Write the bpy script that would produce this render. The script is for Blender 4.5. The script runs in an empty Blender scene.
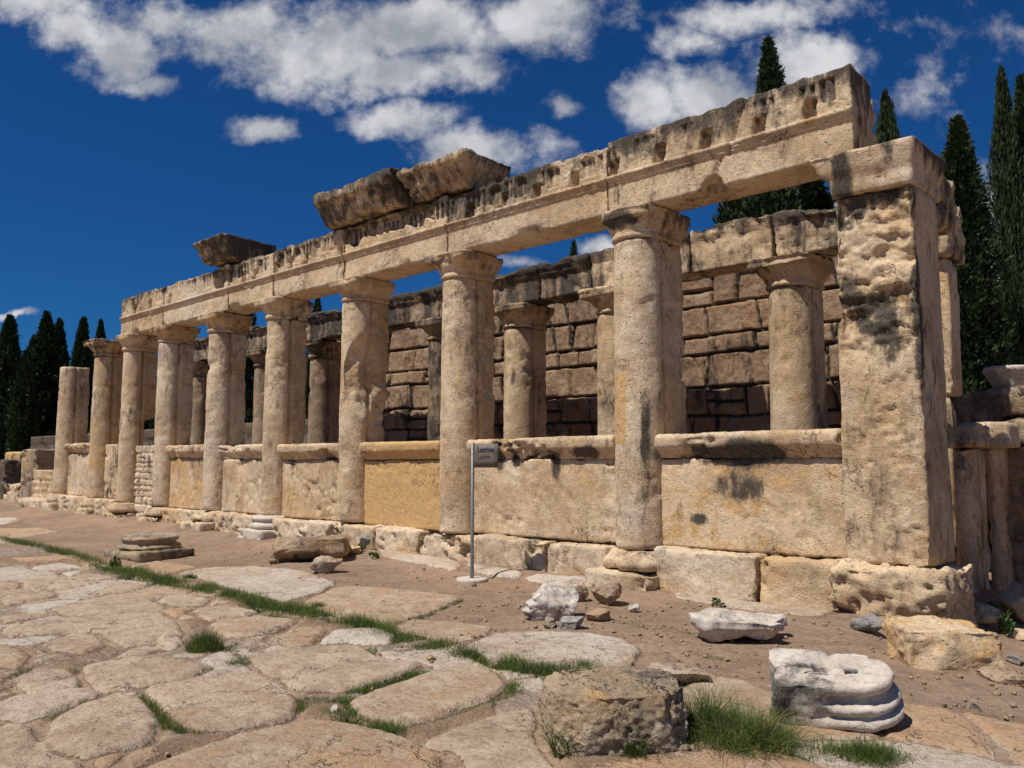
import bpy, math, random
import numpy as np
from mathutils import Vector, Matrix
R = math.radians
# ------------------------------------------------------------------ camera
scene = bpy.context.scene
COL = scene.collection
PITCH = math.atan(80/828.); AZ = R(180-47.16); EYE = 1.5; FL = 828.
FW = np.array([math.cos(AZ)*math.cos(PITCH), math.sin(AZ)*math.cos(PITCH), math.sin(PITCH)])
RT = np.array([math.sin(AZ), -math.cos(AZ), 0.]); UP = np.cross(RT, FW)
cd = bpy.data.cameras.new('camera'); cam = bpy.data.objects.new('camera', cd); COL.objects.link(cam)
cd.sensor_width = 36; cd.lens = 36*FL/1024; cd.clip_end = 3000; cd.clip_start = .05
m = Matrix(((RT[0], UP[0], -FW[0], 0), (RT[1], UP[1], -FW[1], 0), (RT[2], UP[2], -FW[2], EYE), (0, 0, 0, 1)))
cam.matrix_world = m
scene.camera = cam
scene.view_settings.view_transform = 'Standard'; scene.view_settings.look = 'None'
scene.view_settings.exposure = 0.02; scene.view_settings.gamma = 1
# ------------------------------------------------------------------ sun and sky
SUN_EL = R(60); SUN_OFF = R(13)          # the sun stands in front of the facade (-Y), a little to the left (-X)
sdir = Vector((-math.sin(SUN_OFF)*math.cos(SUN_EL), -math.cos(SUN_OFF)*math.cos(SUN_EL), math.sin(SUN_EL)))
sl = bpy.data.lights.new('sun', 'SUN'); sl.energy = 4.9; sl.angle = R(.53); sl.color = (1, .95, .87)
so = bpy.data.objects.new('sun', sl); COL.objects.link(so)
so.rotation_euler = sdir.to_track_quat('Z', 'Y').to_euler(); so.location = (0, 0, 30)
W = bpy.data.worlds.new('World'); scene.world = W; W.use_nodes = True
wt = W.node_tree; wt.nodes.clear(); wn = wt.nodes; wl = wt.links

class NT:
    """small helper to write node trees"""
    def __init__(s, tree, c=1.): s.t = tree; s.c = c
    def n(s, typ, **kw):
        nd = s.t.nodes.new(typ)
        for k, v in kw.items(): setattr(nd, k, v)
        return nd
    def set(s, sock, v):
        if v is None: return
        if isinstance(v, bpy.types.NodeSocket): s.t.links.new(v, sock)
        else: sock.default_value = v
    def math(s, op, a, b=None, c=None, clamp=False):
        nd = s.n('ShaderNodeMath', operation=op, use_clamp=clamp)
        for i, v in enumerate((a, b, c)): s.set(nd.inputs[i], v)
        return nd.outputs[0]
    def vmath(s, op, a, b=None, out=0):
        nd = s.n('ShaderNodeVectorMath', operation=op)
        s.set(nd.inputs[0], a); s.set(nd.inputs[1], b)
        return nd.outputs[out]
    def vscale(s, a, f):
        nd = s.n('ShaderNodeVectorMath', operation='SCALE'); s.set(nd.inputs[0], a); s.set(nd.inputs[3], f); return nd.outputs[0]
    def noise(s, vec, scale, detail=4, rough=.55, dist=0, col=False):
        nd = s.n('ShaderNodeTexNoise'); s.set(nd.inputs['Vector'], vec)
        nd.inputs['Scale'].default_value = scale; nd.inputs['Detail'].default_value = detail
        nd.inputs['Roughness'].default_value = rough; nd.inputs['Distortion'].default_value = dist
        if col or s.c == 1: return nd.outputs[1 if col else 0]
        return s.math('MULTIPLY_ADD', nd.outputs[0], s.c, .5-.5*s.c)
    def voro(s, vec, scale, feature='F1', rnd=1):
        nd = s.n('ShaderNodeTexVoronoi', feature=feature); s.set(nd.inputs['Vector'], vec)
        nd.inputs['Scale'].default_value = scale; nd.inputs['Randomness'].default_value = rnd
        return nd
    def ramp(s, v, a, b, lo=0., hi=1., smooth=True):
        nd = s.n('ShaderNodeMapRange'); nd.interpolation_type = 'SMOOTHSTEP' if smooth else 'LINEAR'
        s.set(nd.inputs[0], v); nd.inputs[1].default_value = a; nd.inputs[2].default_value = b
        nd.inputs[3].default_value = lo; nd.inputs[4].default_value = hi
        return nd.outputs[0]
    def mix(s, f, a, b, blend='MIX'):
        nd = s.n('ShaderNodeMix', data_type='RGBA', blend_type=blend)
        s.set(nd.inputs[0], f)
        for sock, v in ((nd.inputs[6], a), (nd.inputs[7], b)):
            if isinstance(v, tuple) and len(v) == 3: v = (*v, 1)
            s.set(sock, v)
        return nd.outputs[2]

N = NT(wt)
sky = N.n('ShaderNodeTexSky', sky_type='NISHITA'); sky.sun_disc = False
sky.sun_elevation = SUN_EL; sky.sun_rotation = math.atan2(sdir.x, sdir.y)
sky.altitude = 400; sky.air_density = 1.0; sky.dust_density = .3; sky.ozone_density = 3.0
tinted = N.mix(1.0, sky.outputs[0], (.066, .285, .56), 'MULTIPLY')          # deep polarised blue
# clouds: laid out by direction on a plane tangent to the sky towards the north-west
tc = N.n('ShaderNodeTexCoord'); d = tc.outputs['Generated']
def dot(v): return N.vmath('DOT_PRODUCT', d, v, out=1)
F0 = (math.cos(AZ), math.sin(AZ), 0); R0 = (math.sin(AZ), -math.cos(AZ), 0)
cc = N.math('MAXIMUM', N.math('ABSOLUTE', dot(F0)), .08)
u = N.math('DIVIDE', dot(R0), cc); v = N.math('DIVIDE', N.math('ABSOLUTE', dot((0, 0, 1))), cc)
cmb = N.n('ShaderNodeCombineXYZ'); N.set(cmb.inputs[0], u); N.set(cmb.inputs[1], v)
uv = cmb.outputs[0]
warp = N.noise(uv, 5.0, 5, .6, col=True)
uvw = N.vmath('ADD', uv, N.vscale(N.vmath('SUBTRACT', warp, (.5, .5, .5)), .075))
def px_uv(x, y):
    q = FW*FL + RT*(x-512) - UP*(y-384)
    f = q[0]*F0[0]+q[1]*F0[1]
    return (q@RT)/f, q[2]/f
blobs = [(40, 5, 95, 22, 1), (115, 48, 46, 36, 1.0), (75, 25, 50, 25, .9), (235, 30, 85, 38, 1.1), (180, 15, 60, 25, .8), (320, 50, 110, 48, 1.2), (420, 25, 120, 48, 1.2),
         (535, 15, 95, 42, 1.1), (410, 70, 100, 32, 1.0), (150, 82, 30, 12, .7), (265, 127, 46, 16, 1.0), (400, 122, 62, 20, .95),
         (480, 152, 82, 26, 1.0), (565, 101, 24, 13, .7), (650, 100, 48, 34, 1.0), (722, 92, 80, 34, 1.1), (805, 62, 66, 36, 1.1),
         (760, 10, 110, 20, .8), (685, 35, 40, 22, .55), (862, 78, 20, 16, .5), (985, 45, 46, 26, .36), (905, 100, 34, 16, .28),
         (985, 205, 24, 40, .6), (1000, 260, 30, 40, .7), (600, 247, 30, 10, .7), (520, 262, 30, 8, .6), (14, 310, 26, 4, .8), (930, 70, 20, 36, .22)]
field = None
for (bx, by, ra, rb, st) in blobs:
    cu, cv = px_uv(bx, by)
    q = N.vmath('DIVIDE', N.vmath('SUBTRACT', uvw, (cu, cv, 0)), (ra/FL*1.12, rb/FL*1.2, 1))
    r2 = N.vmath('LENGTH', q, out=1)
    st = st*1.15 if st > .5 else st*.55; f = N.math('MULTIPLY_ADD', r2, -st, st)
    field = f if field is None else N.math('MAXIMUM', field, f)
nz = N.noise(uv, 14, 8, .62); nzf = N.noise(uv, 46, 5, .6); nzb = N.noise(uv, 3.2, 4, .55)
fld = N.math('ADD', field, N.math('MULTIPLY_ADD', nz, 2.2, -1.12))
fld = N.math('ADD', fld, N.math('MULTIPLY_ADD', nzf, .5, -.25))
mask = N.ramp(fld, -.08, .85)
mask = N.math('MULTIPLY', mask, .93)
nzl = N.noise(N.vmath('ADD', uv, (.012, .03, 0)), 8, 6, .55)
light = N.ramp(N.math('ADD', N.math('MULTIPLY', nzl, .75), N.math('MULTIPLY', nz, .25)), .38, .62)
ccol = N.mix(light, (3.3, 3.55, 4.0), (7.2, 7.2, 7.3))
final = N.mix(mask, tinted, ccol)
bg = N.n('ShaderNodeBackground'); N.set(bg.inputs[0], final); bg.inputs[1].default_value = .10
wo = N.n('ShaderNodeOutputWorld'); wl.new(bg.outputs[0], wo.inputs[0])

# ------------------------------------------------------------------ geometry tools
def ray(x, y): return FW*FL + RT*(x-512) - UP*(y-384)
def onY(x, y, Y): d = ray(x, y); t = Y/d[1]; return np.array([d[0]*t, Y, EYE+d[2]*t])
def onZ(x, y, Z=0.): d = ray(x, y); t = (Z-EYE)/d[2]; return np.array([d[0]*t, d[1]*t, Z])
rng = np.random.default_rng(7); random.seed(7)

_perm = np.random.default_rng(3).integers(0, 2**31, 4096)
def _h(ix, iy, iz):
    k = (ix*73856093) ^ (iy*19349663) ^ (iz*83492791)
    k = (k ^ (k >> 13)) & 0x7fffffff
    return (_perm[k & 4095] ^ (k*2654435)) % 100003/50001.5-1.
def noise3(P, f=1., s=0.):
    P = np.asarray(P)*f+np.array([s*1.7+11.3, s*2.3+5.1, s*.9+7.7])
    i = np.floor(P).astype(np.int64); t = P-i; t = t*t*t*(t*(t*6-15)+10)
    x, y, z = i[:, 0], i[:, 1], i[:, 2]; a, b, c = t[:, 0], t[:, 1], t[:, 2]
    def L(p, q, w): return p+(q-p)*w
    return L(L(L(_h(x, y, z), _h(x+1, y, z), a), L(_h(x, y+1, z), _h(x+1, y+1, z), a), b),
             L(L(_h(x, y, z+1), _h(x+1, y, z+1), a), L(_h(x, y+1, z+1), _h(x+1, y+1, z+1), a), b), c)
def fbm(P, f=1., s=0., o=3):
    r = 0; a = 1.; t = 0
    for k in range(o): r = r+a*noise3(P, f*2**k, s+k*13.1); t += a; a *= .5
    return r/t
def sst(x, a, b):
    t = np.clip((x-a)/(b-a), 0, 1); return t*t*(3-2*t)

class G:
    """a mesh under construction: vertices, quads, triangles"""
    def __init__(s, V, Q, T=None): s.V = np.asarray(V, float); s.Q = np.asarray(Q, int).reshape(-1, 4); s.T = np.zeros((0, 3), int) if T is None else np.asarray(T, int).reshape(-1, 3)
    def tris(s): return np.vstack([s.Q[:, [0, 1, 2]], s.Q[:, [0, 2, 3]], s.T])
    def vol(s):
        t = s.tris(); a, b, c = s.V[t[:, 0]], s.V[t[:, 1]], s.V[t[:, 2]]
        return np.einsum('ij,ij->', a, np.cross(b, c))
    def fix(s):
        s.V0 = s.V.mean(0); s.V -= s.V0
        if s.vol() < 0: s.Q = s.Q[:, ::-1].copy(); s.T = s.T[:, ::-1].copy()
        s.V += s.V0; return s
    def normals(s):
        t = s.tris(); n = np.cross(s.V[t[:, 1]]-s.V[t[:, 0]], s.V[t[:, 2]]-s.V[t[:, 0]])
        o = np.zeros_like(s.V)
        for k in range(3):
            for c in range(3): o[:, c] += np.bincount(t[:, k], n[:, c], len(s.V))
        return o/(np.linalg.norm(o, axis=1)[:, None]+1e-12)
    def smooth(s, w, it):
        t = s.tris(); e = np.vstack([t[:, [0, 1]], t[:, [1, 2]], t[:, [2, 0]]]); e = np.vstack([e, e[:, ::-1]])
        cnt = np.bincount(e[:, 0], minlength=len(s.V))[:, None]+1e-9
        w = np.asarray(w).reshape(-1, 1)
        for _ in range(it):
            av = np.stack([np.bincount(e[:, 0], s.V[e[:, 1], c], len(s.V)) for c in range(3)], 1)/cnt
            s.V += (av-s.V)*.6*w
        return s
    def rough(s, seed, low=.02, mid=.012, hi=.005, chip=.0, rnd=3, crack=0.):
        if rnd: s.smooth(np.clip(.35+fbm(s.V, 1.6, seed+50)*1.6, .08, 1), rnd)
        n = s.normals()
        dd = .8*low*fbm(s.V, 1.3, seed, 2)+.55*mid*fbm(s.V, 6, seed+3, 4)+1.2*hi*fbm(s.V, 21, seed+9, 2)
        if chip:
            c = sst(noise3(s.V, 2.1, seed+21)+.55*noise3(s.V, 6.5, seed+22)+.40*noise3(s.V, 15, seed+23), .42, .58); dd -= chip*c*(1+.8*noise3(s.V, 11, seed+5))
        s.V += n*dd[:, None]; return s
    def add(s, g):
        o = len(s.V); return G(np.vstack([s.V, g.V]), np.vstack([s.Q, g.Q+o]), np.vstack([s.T, g.T+o]))
    def move(s, x=0, y=0, z=0): s.V += np.array([x, y, z]); return s
    def rotz(s, a):
        c, q = math.cos(a), math.sin(a); x, y = s.V[:, 0].copy(), s.V[:, 1].copy(); s.V[:, 0] = c*x-q*y; s.V[:, 1] = q*x+c*y; return s
    def rot(s, axis, a): s.V = s.V@np.array(Matrix.Rotation(a, 3, axis)).T; return s

def loft(rings, caps=4):
    rings = np.asarray(rings, float); n, m_, _ = rings.shape
    if caps:
        c0, c1 = rings[0].mean(0), rings[-1].mean(0)
        pre = [c0+(rings[0]-c0)*(k/caps) for k in range(1, caps)]; post = [c1+(rings[-1]-c1)*(k/caps) for k in range(caps-1, 0, -1)]
        A = np.array(pre+list(rings)+post)
    else: A = rings
    n = len(A); V = A.reshape(-1, 3)
    i = np.arange(n-1)[:, None]*m_; j = np.arange(m_)[None]; k = (j+1) % m_
    Q = np.stack([i+j, i+k, i+m_+k, i+m_+j], -1).reshape(-1, 4)
    T = []
    if caps:
        a = len(V); V = np.vstack([V, c0, c1])
        j = np.arange(m_); k = (j+1) % m_
        T = np.vstack([np.stack([np.full(m_, a), k, j], 1), np.stack([np.full(m_, a+1), (n-1)*m_+j, (n-1)*m_+k], 1)])
    return G(V, Q, T).fix()
def resample(P, step, closed=True):
    """P: polygon points; keeps the corners and adds points between"""
    P = [np.array(p, float) for p in P]; out = []
    for a, b in zip(P, P[1:]+([P[0]] if closed else [])):
        k = max(1, int(round(np.linalg.norm(b-a)/(step if not callable(step) else step(a, b)))))
        out += [a+(b-a)*t/k for t in range(k)]
    if not closed: out.append(P[-1])
    return np.array(out)
def extrude_x(prof, x0, x1, step=.05, pstep=.05, caps=5):
    """prof: (y, z) polygon swept along x"""
    p = resample(prof, pstep); n = max(2, int((x1-x0)/step)+1)
    return loft([np.column_stack([np.full(len(p), x), p]) for x in np.linspace(x0, x1, n)], caps)
def box(x0, x1, y0, y1, z0, z1, step=.05):
    return extrude_x([(y0, z0), (y1, z0), (y1, z1), (y0, z1)], x0, x1, step, step, max(3, int(min(y1-y0, z1-z0)/step/2)))
def plainbox(x0, x1, y0, y1, z0, z1):
    V = [(x, y, z) for x in (x0, x1) for y in (y0, y1) for z in (z0, z1)]
    return G(V, [(0, 1, 3, 2), (4, 6, 7, 5), (0, 4, 5, 1), (2, 3, 7, 6), (0, 2, 6, 4), (1, 5, 7, 3)])
def rockG(w, dd, h, seed, cuts=9, n=26, low=.06, mid=.05, hi=.02, boxy=.35, cut=(.30, .46)):
    r_ = np.random.default_rng(seed)
    g = box(-.5, .5, -.5, .5, -.5, .5, 1./n)
    L = np.linalg.norm(g.V, axis=1)[:, None]; g.V = g.V*(boxy+(1-boxy)*.62/L)
    for _ in range(cuts):
        nn = r_.normal(size=3); nn /= np.linalg.norm(nn); o = r_.uniform(*cut)
        dist = g.V@nn-o; k = dist > 0; g.V[k] -= dist[k, None]*nn
    g.V /= np.abs(g.V).max(0)*2
    g.V *= (w, dd, h); s = (w*dd*h)**(1/3)
    f = 1/s
    nrm = g.normals()
    g.V += nrm*(low*s*fbm(g.V, 2.0*f, seed, 2)+mid*s*fbm(g.V, 5*f, seed+3, 3)+hi*s*fbm(g.V, 16*f, seed+7, 2))[:, None]
    g.V[:, 2] -= g.V[:, 2].min()
    return g

def build(name, g, mat, parent=None, loc=None, attr=None, smooth=True, wn_=True):
    me = bpy.data.meshes.new(name)
    V = g.V if loc is None else g.V-np.array(loc)
    nq, nt = len(g.Q), len(g.T)
    me.vertices.add(len(V)); me.vertices.foreach_set('co', V.astype(np.float32).ravel())
    me.loops.add(nq*4+nt*3); me.loops.foreach_set('vertex_index', np.concatenate([g.Q.ravel(), g.T.ravel()]).astype(np.int32))
    me.polygons.add(nq+nt); me.polygons.foreach_set('loop_start', np.concatenate([np.arange(nq)*4, nq*4+np.arange(nt)*3]).astype(np.int32))
    me.update(calc_edges=True); me.validate()
    if smooth: me.polygons.foreach_set('use_smooth', np.ones(len(me.polygons), bool))
    a = me.attributes.new('st', 'FLOAT_COLOR', 'POINT')
    c = np.zeros((len(V), 4), np.float32)
    if attr is not None:
        for k in range(attr.shape[1]): c[:, k] = attr[:, k]
    a.data.foreach_set('color', c.ravel())
    me.materials.append(mat)
    o = bpy.data.objects.new(name, me); COL.objects.link(o)
    if loc is not None: o.location = loc
    if parent is not None: o.parent = parent; o.location = (0, 0, 0) if loc is None else o.location
    return o
def part(name, g, mat, parent, attr=None, smooth=True):
    """a child mesh given in world coordinates under an unrotated empty"""
    L = np.array(parent.location)
    o = build(name, G(g.V-L, g.Q, g.T), mat, None, None, attr, smooth)
    o.parent = parent; return o
def tag(o, label=None, cat=None, group=None, kind=None):
    if label: o['label'] = label
    if cat: o['category'] = cat
    if group: o['group'] = group
    if kind: o['kind'] = kind
    return o
def thing(name, loc, label, cat, group=None, rz=0):
    o = bpy.data.objects.new(name, None); COL.objects.link(o); o.location = loc; o.rotation_euler = (0, 0, rz)
    o.empty_display_size = .2
    return tag(o, label, cat, group)
def solid(name, g, mat, label, cat, group=None, attr=None):
    """a thing that is one mesh; origin at its base"""
    b = g.V.min(0); t = g.V.max(0); loc = ((b[0]+t[0])/2, (b[1]+t[1])/2, b[2])
    return tag(build(name, g, mat, None, loc, attr), label, cat, group)

# ------------------------------------------------------------------ materials
def stone_mat(name, a, b, orange=(.56, .33, .12), pale=(.66, .58, .48), dark=(.034, .030, .026), pits=.5, bump=.6, gain=0., scale=1., streak=0.):
    mt = bpy.data.materials.new(name); mt.use_nodes = True; t = mt.node_tree; t.nodes.clear(); n = NT(t, 1.8)
    tcn = n.n('ShaderNodeTexCoord'); oi = n.n('ShaderNodeObjectInfo')
    vec = n.vmath('ADD', tcn.outputs['Object'], n.vscale((31., 17., 23.), oi.outputs['Random']))
    if scale != 1: vec = n.vscale(vec, scale)
    at = n.n('ShaderNodeAttribute', attribute_name='st'); sp = n.n('ShaderNodeSeparateColor'); n.set(sp.inputs[0], at.outputs['Color'])
    big = n.noise(vec, 1.4, 5, .6); med = n.noise(vec, 6.5, 6, .65); fin = n.noise(vec, 38, 5, .7); grain = n.noise(vec, 130, 3, .7)
    col = n.mix(n.ramp(big, .36, .64), a, b)
    col = n.mix(n.math('MULTIPLY', n.ramp(med, .48, .72), .38), col, tuple(min(1, x*1.28) for x in a))
    warm = n.ramp(n.noise(n.vmath('ADD', vec, (7., 3., 9.)), 2.3, 5, .6), .5, .7)
    col = n.mix(n.math('MULTIPLY', warm, .20), col, orange)
    col = n.mix(n.ramp(n.math('MULTIPLY_ADD', n.math('SUBTRACT', med, .5), 1.3, sp.outputs[1]), .28, .66), col, orange)
    col = n.mix(n.math('MULTIPLY', n.ramp(n.math('MULTIPLY_ADD', n.math('SUBTRACT', med, .5), .8, sp.outputs[2]), .05, .75), .6), col, pale)
    # stains with their own shape: lichen and soot drips
    sn = n.noise(n.vmath('MULTIPLY', vec, (1., 1., .38)), 7, 6, .68)
    sv = n.math('MULTIPLY_ADD', n.math('SUBTRACT', sn, .5), 1.35, n.math('MULTIPLY_ADD', n.math('SUBTRACT', med, .5), .45, n.math('MULTIPLY_ADD', n.math('SUBTRACT', fin, .5), .50, n.math('MULTIPLY_ADD', sp.outputs[0], 1.15, gain))))
    # fine grain
    mid2 = n.noise(vec, 17, 5, .7)
    col = n.mix(n.math('MULTIPLY', n.ramp(mid2, .25, .55, 1, 0), .34), col, tuple(x*.5 for x in b))
    col = n.mix(n.math('MULTIPLY', n.ramp(fin, .22, .48, 1, 0), .5), col, tuple(x*.42 for x in b))
    col = n.mix(n.math('MULTIPLY', n.ramp(grain, .3, .7), .3), col, tuple(min(1, x*1.3) for x in a))
    col = n.mix(n.math('MULTIPLY', n.ramp(sv, -.05, .75), .55), col, tuple(x*.42 for x in b))
    col = n.mix(n.math('MULTIPLY', n.ramp(sv, .18, .80), .90), col, n.mix(n.ramp(fin, .3, .8), dark, tuple(x*3 for x in dark)))
    pv = n.voro(n.vmath('ADD', n.vmath('MULTIPLY', vec, (1, 1, 1.5)), n.vscale(n.noise(vec, 14, 3, .5, col=True), .12)), 26)
    pm = n.noise(vec, 5, 3, .6)
    pit = n.math('MULTIPLY', n.ramp(pv.outputs['Distance'], .14, .34, 1, 0), n.ramp(pm, .42, .62))
    pv2 = n.voro(n.vmath('ADD', vec, (3., 8., 1.)), 11); pit = n.math('MAXIMUM', pit, n.math('MULTIPLY', n.ramp(pv2.outputs['Distance'], .07, .17, 1, 0), n.ramp(pm, .55, .75)))
    pit = n.math('MULTIPLY', pit, pits)
    col = n.mix(n.math('MULTIPLY', pit, .9), col, tuple(x*.22 for x in b))
    cr = n.voro(n.vmath('ADD', vec, n.vscale(n.noise(vec, 2.6, 5, .65, col=True), 1.1)), .8, 'DISTANCE_TO_EDGE')
    crm = n.math('MULTIPLY', n.ramp(cr.outputs['Distance'], .0, .011, 1, 0), n.ramp(n.noise(n.vmath('ADD', vec, (2., 6., 4.)), 1.1, 3), .46, .62))
    col = n.mix(n.math('MULTIPLY', crm, .85), col, tuple(x*.2 for x in b))
    bs = n.n('ShaderNodeBsdfPrincipled'); n.set(bs.inputs['Base Color'], col)
    bs.inputs['Roughness'].default_value = .93; bs.inputs['Specular IOR Level'].default_value = .12
    hgt = n.math('ADD', n.math('MULTIPLY', med, .5), n.math('MULTIPLY', fin, .36))
    hgt = n.math('ADD', hgt, n.math('MULTIPLY', mid2, .34))
    hgt = n.math('ADD', hgt, n.math('MULTIPLY', grain, .12))
    hgt = n.math('SUBTRACT', hgt, n.math('MULTIPLY', pit, 1.1)); hgt = n.math('SUBTRACT', hgt, n.math('MULTIPLY', crm, .8))
    bp = n.n('ShaderNodeBump'); bp.inputs['Strength'].default_value = bump; bp.inputs['Distance'].default_value = .03
    n.set(bp.inputs['Height'], hgt); n.set(bs.inputs['Normal'], bp.outputs[0])
    ou = n.n('ShaderNodeOutputMaterial'); t.links.new(bs.outputs[0], ou.inputs[0])
    return mt
M = {}
M['lime'] = stone_mat('travertine', (.65, .495, .325), (.42, .29, .17))
M['shaft'] = stone_mat('column_travertine', (.66, .515, .35), (.44, .31, .19), pits=.9)
M['beam'] = stone_mat('beam_travertine', (.62, .475, .315), (.40, .28, .17), pits=.7, gain=-.05)
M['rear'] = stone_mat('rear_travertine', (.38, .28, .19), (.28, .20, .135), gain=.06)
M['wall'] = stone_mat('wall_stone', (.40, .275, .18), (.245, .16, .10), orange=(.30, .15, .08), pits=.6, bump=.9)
M['marble'] = stone_mat('weathered_marble', (.58, .52, .45), (.44, .37, .31), orange=(.55, .40, .28), pits=.2, bump=.4)
M['lichen'] = stone_mat('lichen_rock', (.44, .335, .225), (.28, .21, .145), dark=(.06, .055, .048), gain=.08, pits=.5, bump=1.)
M['rock'] = stone_mat('tan_rock', (.44, .32, .215), (.30, .205, .135), pits=.6, bump=.9)
M['grey'] = stone_mat('grey_rock', (.27, .25, .235), (.20, .18, .165), orange=(.3, .25, .2), pits=.2)
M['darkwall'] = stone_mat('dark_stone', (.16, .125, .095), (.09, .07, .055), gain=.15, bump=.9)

def ground_mat(name):
    """earth and worn paving in one: the slab mask is the alpha of the attribute"""
    mt = bpy.data.materials.new(name); mt.use_nodes = True; t = mt.node_tree; t.nodes.clear(); n = NT(t, 1.8)
    tcn = n.n('ShaderNodeTexCoord'); vec = tcn.outputs['Object']
    at = n.n('ShaderNodeAttribute', attribute_name='st'); sp = n.n('ShaderNodeSeparateColor'); n.set(sp.inputs[0], at.outputs['Color'])
    big = n.noise(vec, .7, 5, .6); med = n.noise(vec, 4, 6, .65); mid2 = n.noise(vec, 13, 6, .7); fin = n.noise(vec, 34, 6, .72); grain = n.noise(vec, 120, 3, .7)
    bm = n.math('MULTIPLY_ADD', big, .5, n.math('MULTIPLY', med, .5))
    slab = n.mix(n.ramp(bm, .34, .64), (.56, .43, .305), (.41, .295, .205)); earth = n.mix(n.ramp(bm, .34, .66), (.35, .24, .165), (.235, .155, .105))
    slab = n.mix(n.ramp(n.math('MULTIPLY_ADD', n.math('SUBTRACT', med, .5), .9, sp.outputs[1]), .2, .9), slab, (.50, .31, .17))
    earth = n.mix(n.math('MULTIPLY', n.ramp(sp.outputs[1], .1, .6), .5), earth, (.42, .27, .16))
    slab = n.mix(n.ramp(n.math('MULTIPLY_ADD', n.math('SUBTRACT', mid2, .5), .5, sp.outputs[2]), .1, 1.0), slab, (.62, .54, .45))
    earth = n.mix(n.math('MULTIPLY', n.ramp(n.math('MULTIPLY_ADD', n.math('SUBTRACT', mid2, .5), .7, sp.outputs[2]), .1, .8), .6), earth, (.46, .35, .26))
    # dust settled on the slabs
    slab = n.mix(n.math('MULTIPLY', n.ramp(n.math('MULTIPLY_ADD', n.math('SUBTRACT', med, .5), 1.2, sp.outputs[0]), .25, .9), .75), slab, (.30, .205, .145))
    mask = n.ramp(n.math('ADD', n.math('MULTIPLY_ADD', n.math('SUBTRACT', mid2, .5), .55, at.outputs['Alpha']), n.math('MULTIPLY_ADD', fin, .4, -.2)), .38, .62)
    col = n.mix(mask, earth, slab)
    col = n.mix(n.math('MULTIPLY', n.ramp(mid2, .25, .5, 1, 0), .32), col, (.15, .10, .07))
    col = n.mix(n.math('MULTIPLY', n.ramp(fin, .25, .46, 1, 0), .5), col, (.13, .09, .06))
    col = n.mix(n.math('MULTIPLY', n.ramp(fin, .58, .8), .35), col, (.60, .48, .36))
    col = n.mix(n.math('MULTIPLY', n.ramp(grain, .45, .8), .25), col, (.60, .48, .37))
    cr = n.voro(n.vmath('ADD', vec, n.vscale(n.noise(vec, 3, 4, .6, col=True), .9)), 1.3, 'DISTANCE_TO_EDGE')
    crm = n.math('MULTIPLY', n.math('MULTIPLY', n.ramp(cr.outputs['Distance'], .0, .016, 1, 0), n.ramp(n.noise(vec, 1.3, 2), .45, .6)), mask)
    col = n.mix(n.math('MULTIPLY', crm, .7), col, (.10, .07, .045))
    bs = n.n('ShaderNodeBsdfPrincipled'); n.set(bs.inputs['Base Color'], col)
    bs.inputs['Roughness'].default_value = .95; bs.inputs['Specular IOR Level'].default_value = .1
    hgt = n.math('ADD', n.math('MULTIPLY', med, .8), n.math('MULTIPLY', fin, .5)); hgt = n.math('ADD', hgt, n.math('MULTIPLY', grain, .12)); hgt = n.math('ADD', hgt, n.math('MULTIPLY', mid2, .6))
    hgt = n.math('ADD', hgt, n.math('MULTIPLY', mask, .5)); hgt = n.math('SUBTRACT', hgt, n.math('MULTIPLY', crm, .6))
    bp = n.n('ShaderNodeBump'); bp.inputs['Strength'].default_value = .8; bp.inputs['Distance'].default_value = .035
    n.set(bp.inputs['Height'], hgt); n.set(bs.inputs['Normal'], bp.outputs[0])
    ou = n.n('ShaderNodeOutputMaterial'); t.links.new(bs.outputs[0], ou.inputs[0]); return mt
M['dirt'] = M['paving'] = ground_mat('earth_and_paving')

def leaf_mat(name, a, b, trans=.25, scale=3.):
    mt = bpy.data.materials.new(name); mt.use_nodes = True; t = mt.node_tree; t.nodes.clear(); n = NT(t, 1.8)
    tcn = n.n('ShaderNodeTexCoord'); at = n.n('ShaderNodeAttribute', attribute_name='st'); sp = n.n('ShaderNodeSeparateColor'); n.set(sp.inputs[0], at.outputs['Color'])
    f = n.math('ADD', n.math('MULTIPLY', n.ramp(n.noise(tcn.outputs['Object'], scale, 3, .6), .35, .65), .6), n.math('MULTIPLY', sp.outputs[0], .5), clamp=True)
    col = n.mix(f, a, b); col = n.mix(sp.outputs[1], col, (.30, .24, .10))
    df = n.n('ShaderNodeBsdfPrincipled'); n.set(df.inputs['Base Color'], col); df.inputs['Roughness'].default_value = .6; df.inputs['Specular IOR Level'].default_value = .2
    tr = n.n('ShaderNodeBsdfTranslucent'); n.set(tr.inputs[0], col)
    mx = n.n('ShaderNodeMixShader'); mx.inputs[0].default_value = trans
    t.links.new(df.outputs[0], mx.inputs[1]); t.links.new(tr.outputs[0], mx.inputs[2])
    ou = n.n('ShaderNodeOutputMaterial'); t.links.new(mx.outputs[0], ou.inputs[0]); return mt
M['grass'] = leaf_mat('grass_blades', (.045, .085, .018), (.12, .18, .035), .3)
M['weed'] = leaf_mat('weed_leaves', (.035, .08, .018), (.09, .15, .03), .25)
M['cypress'] = leaf_mat('cypress_foliage', (.012, .026, .009), (.045, .070, .024), .08, 1.2)
M['oak'] = leaf_mat('broadleaf_foliage', (.02, .045, .012), (.06, .095, .025), .15, 1.)
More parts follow.
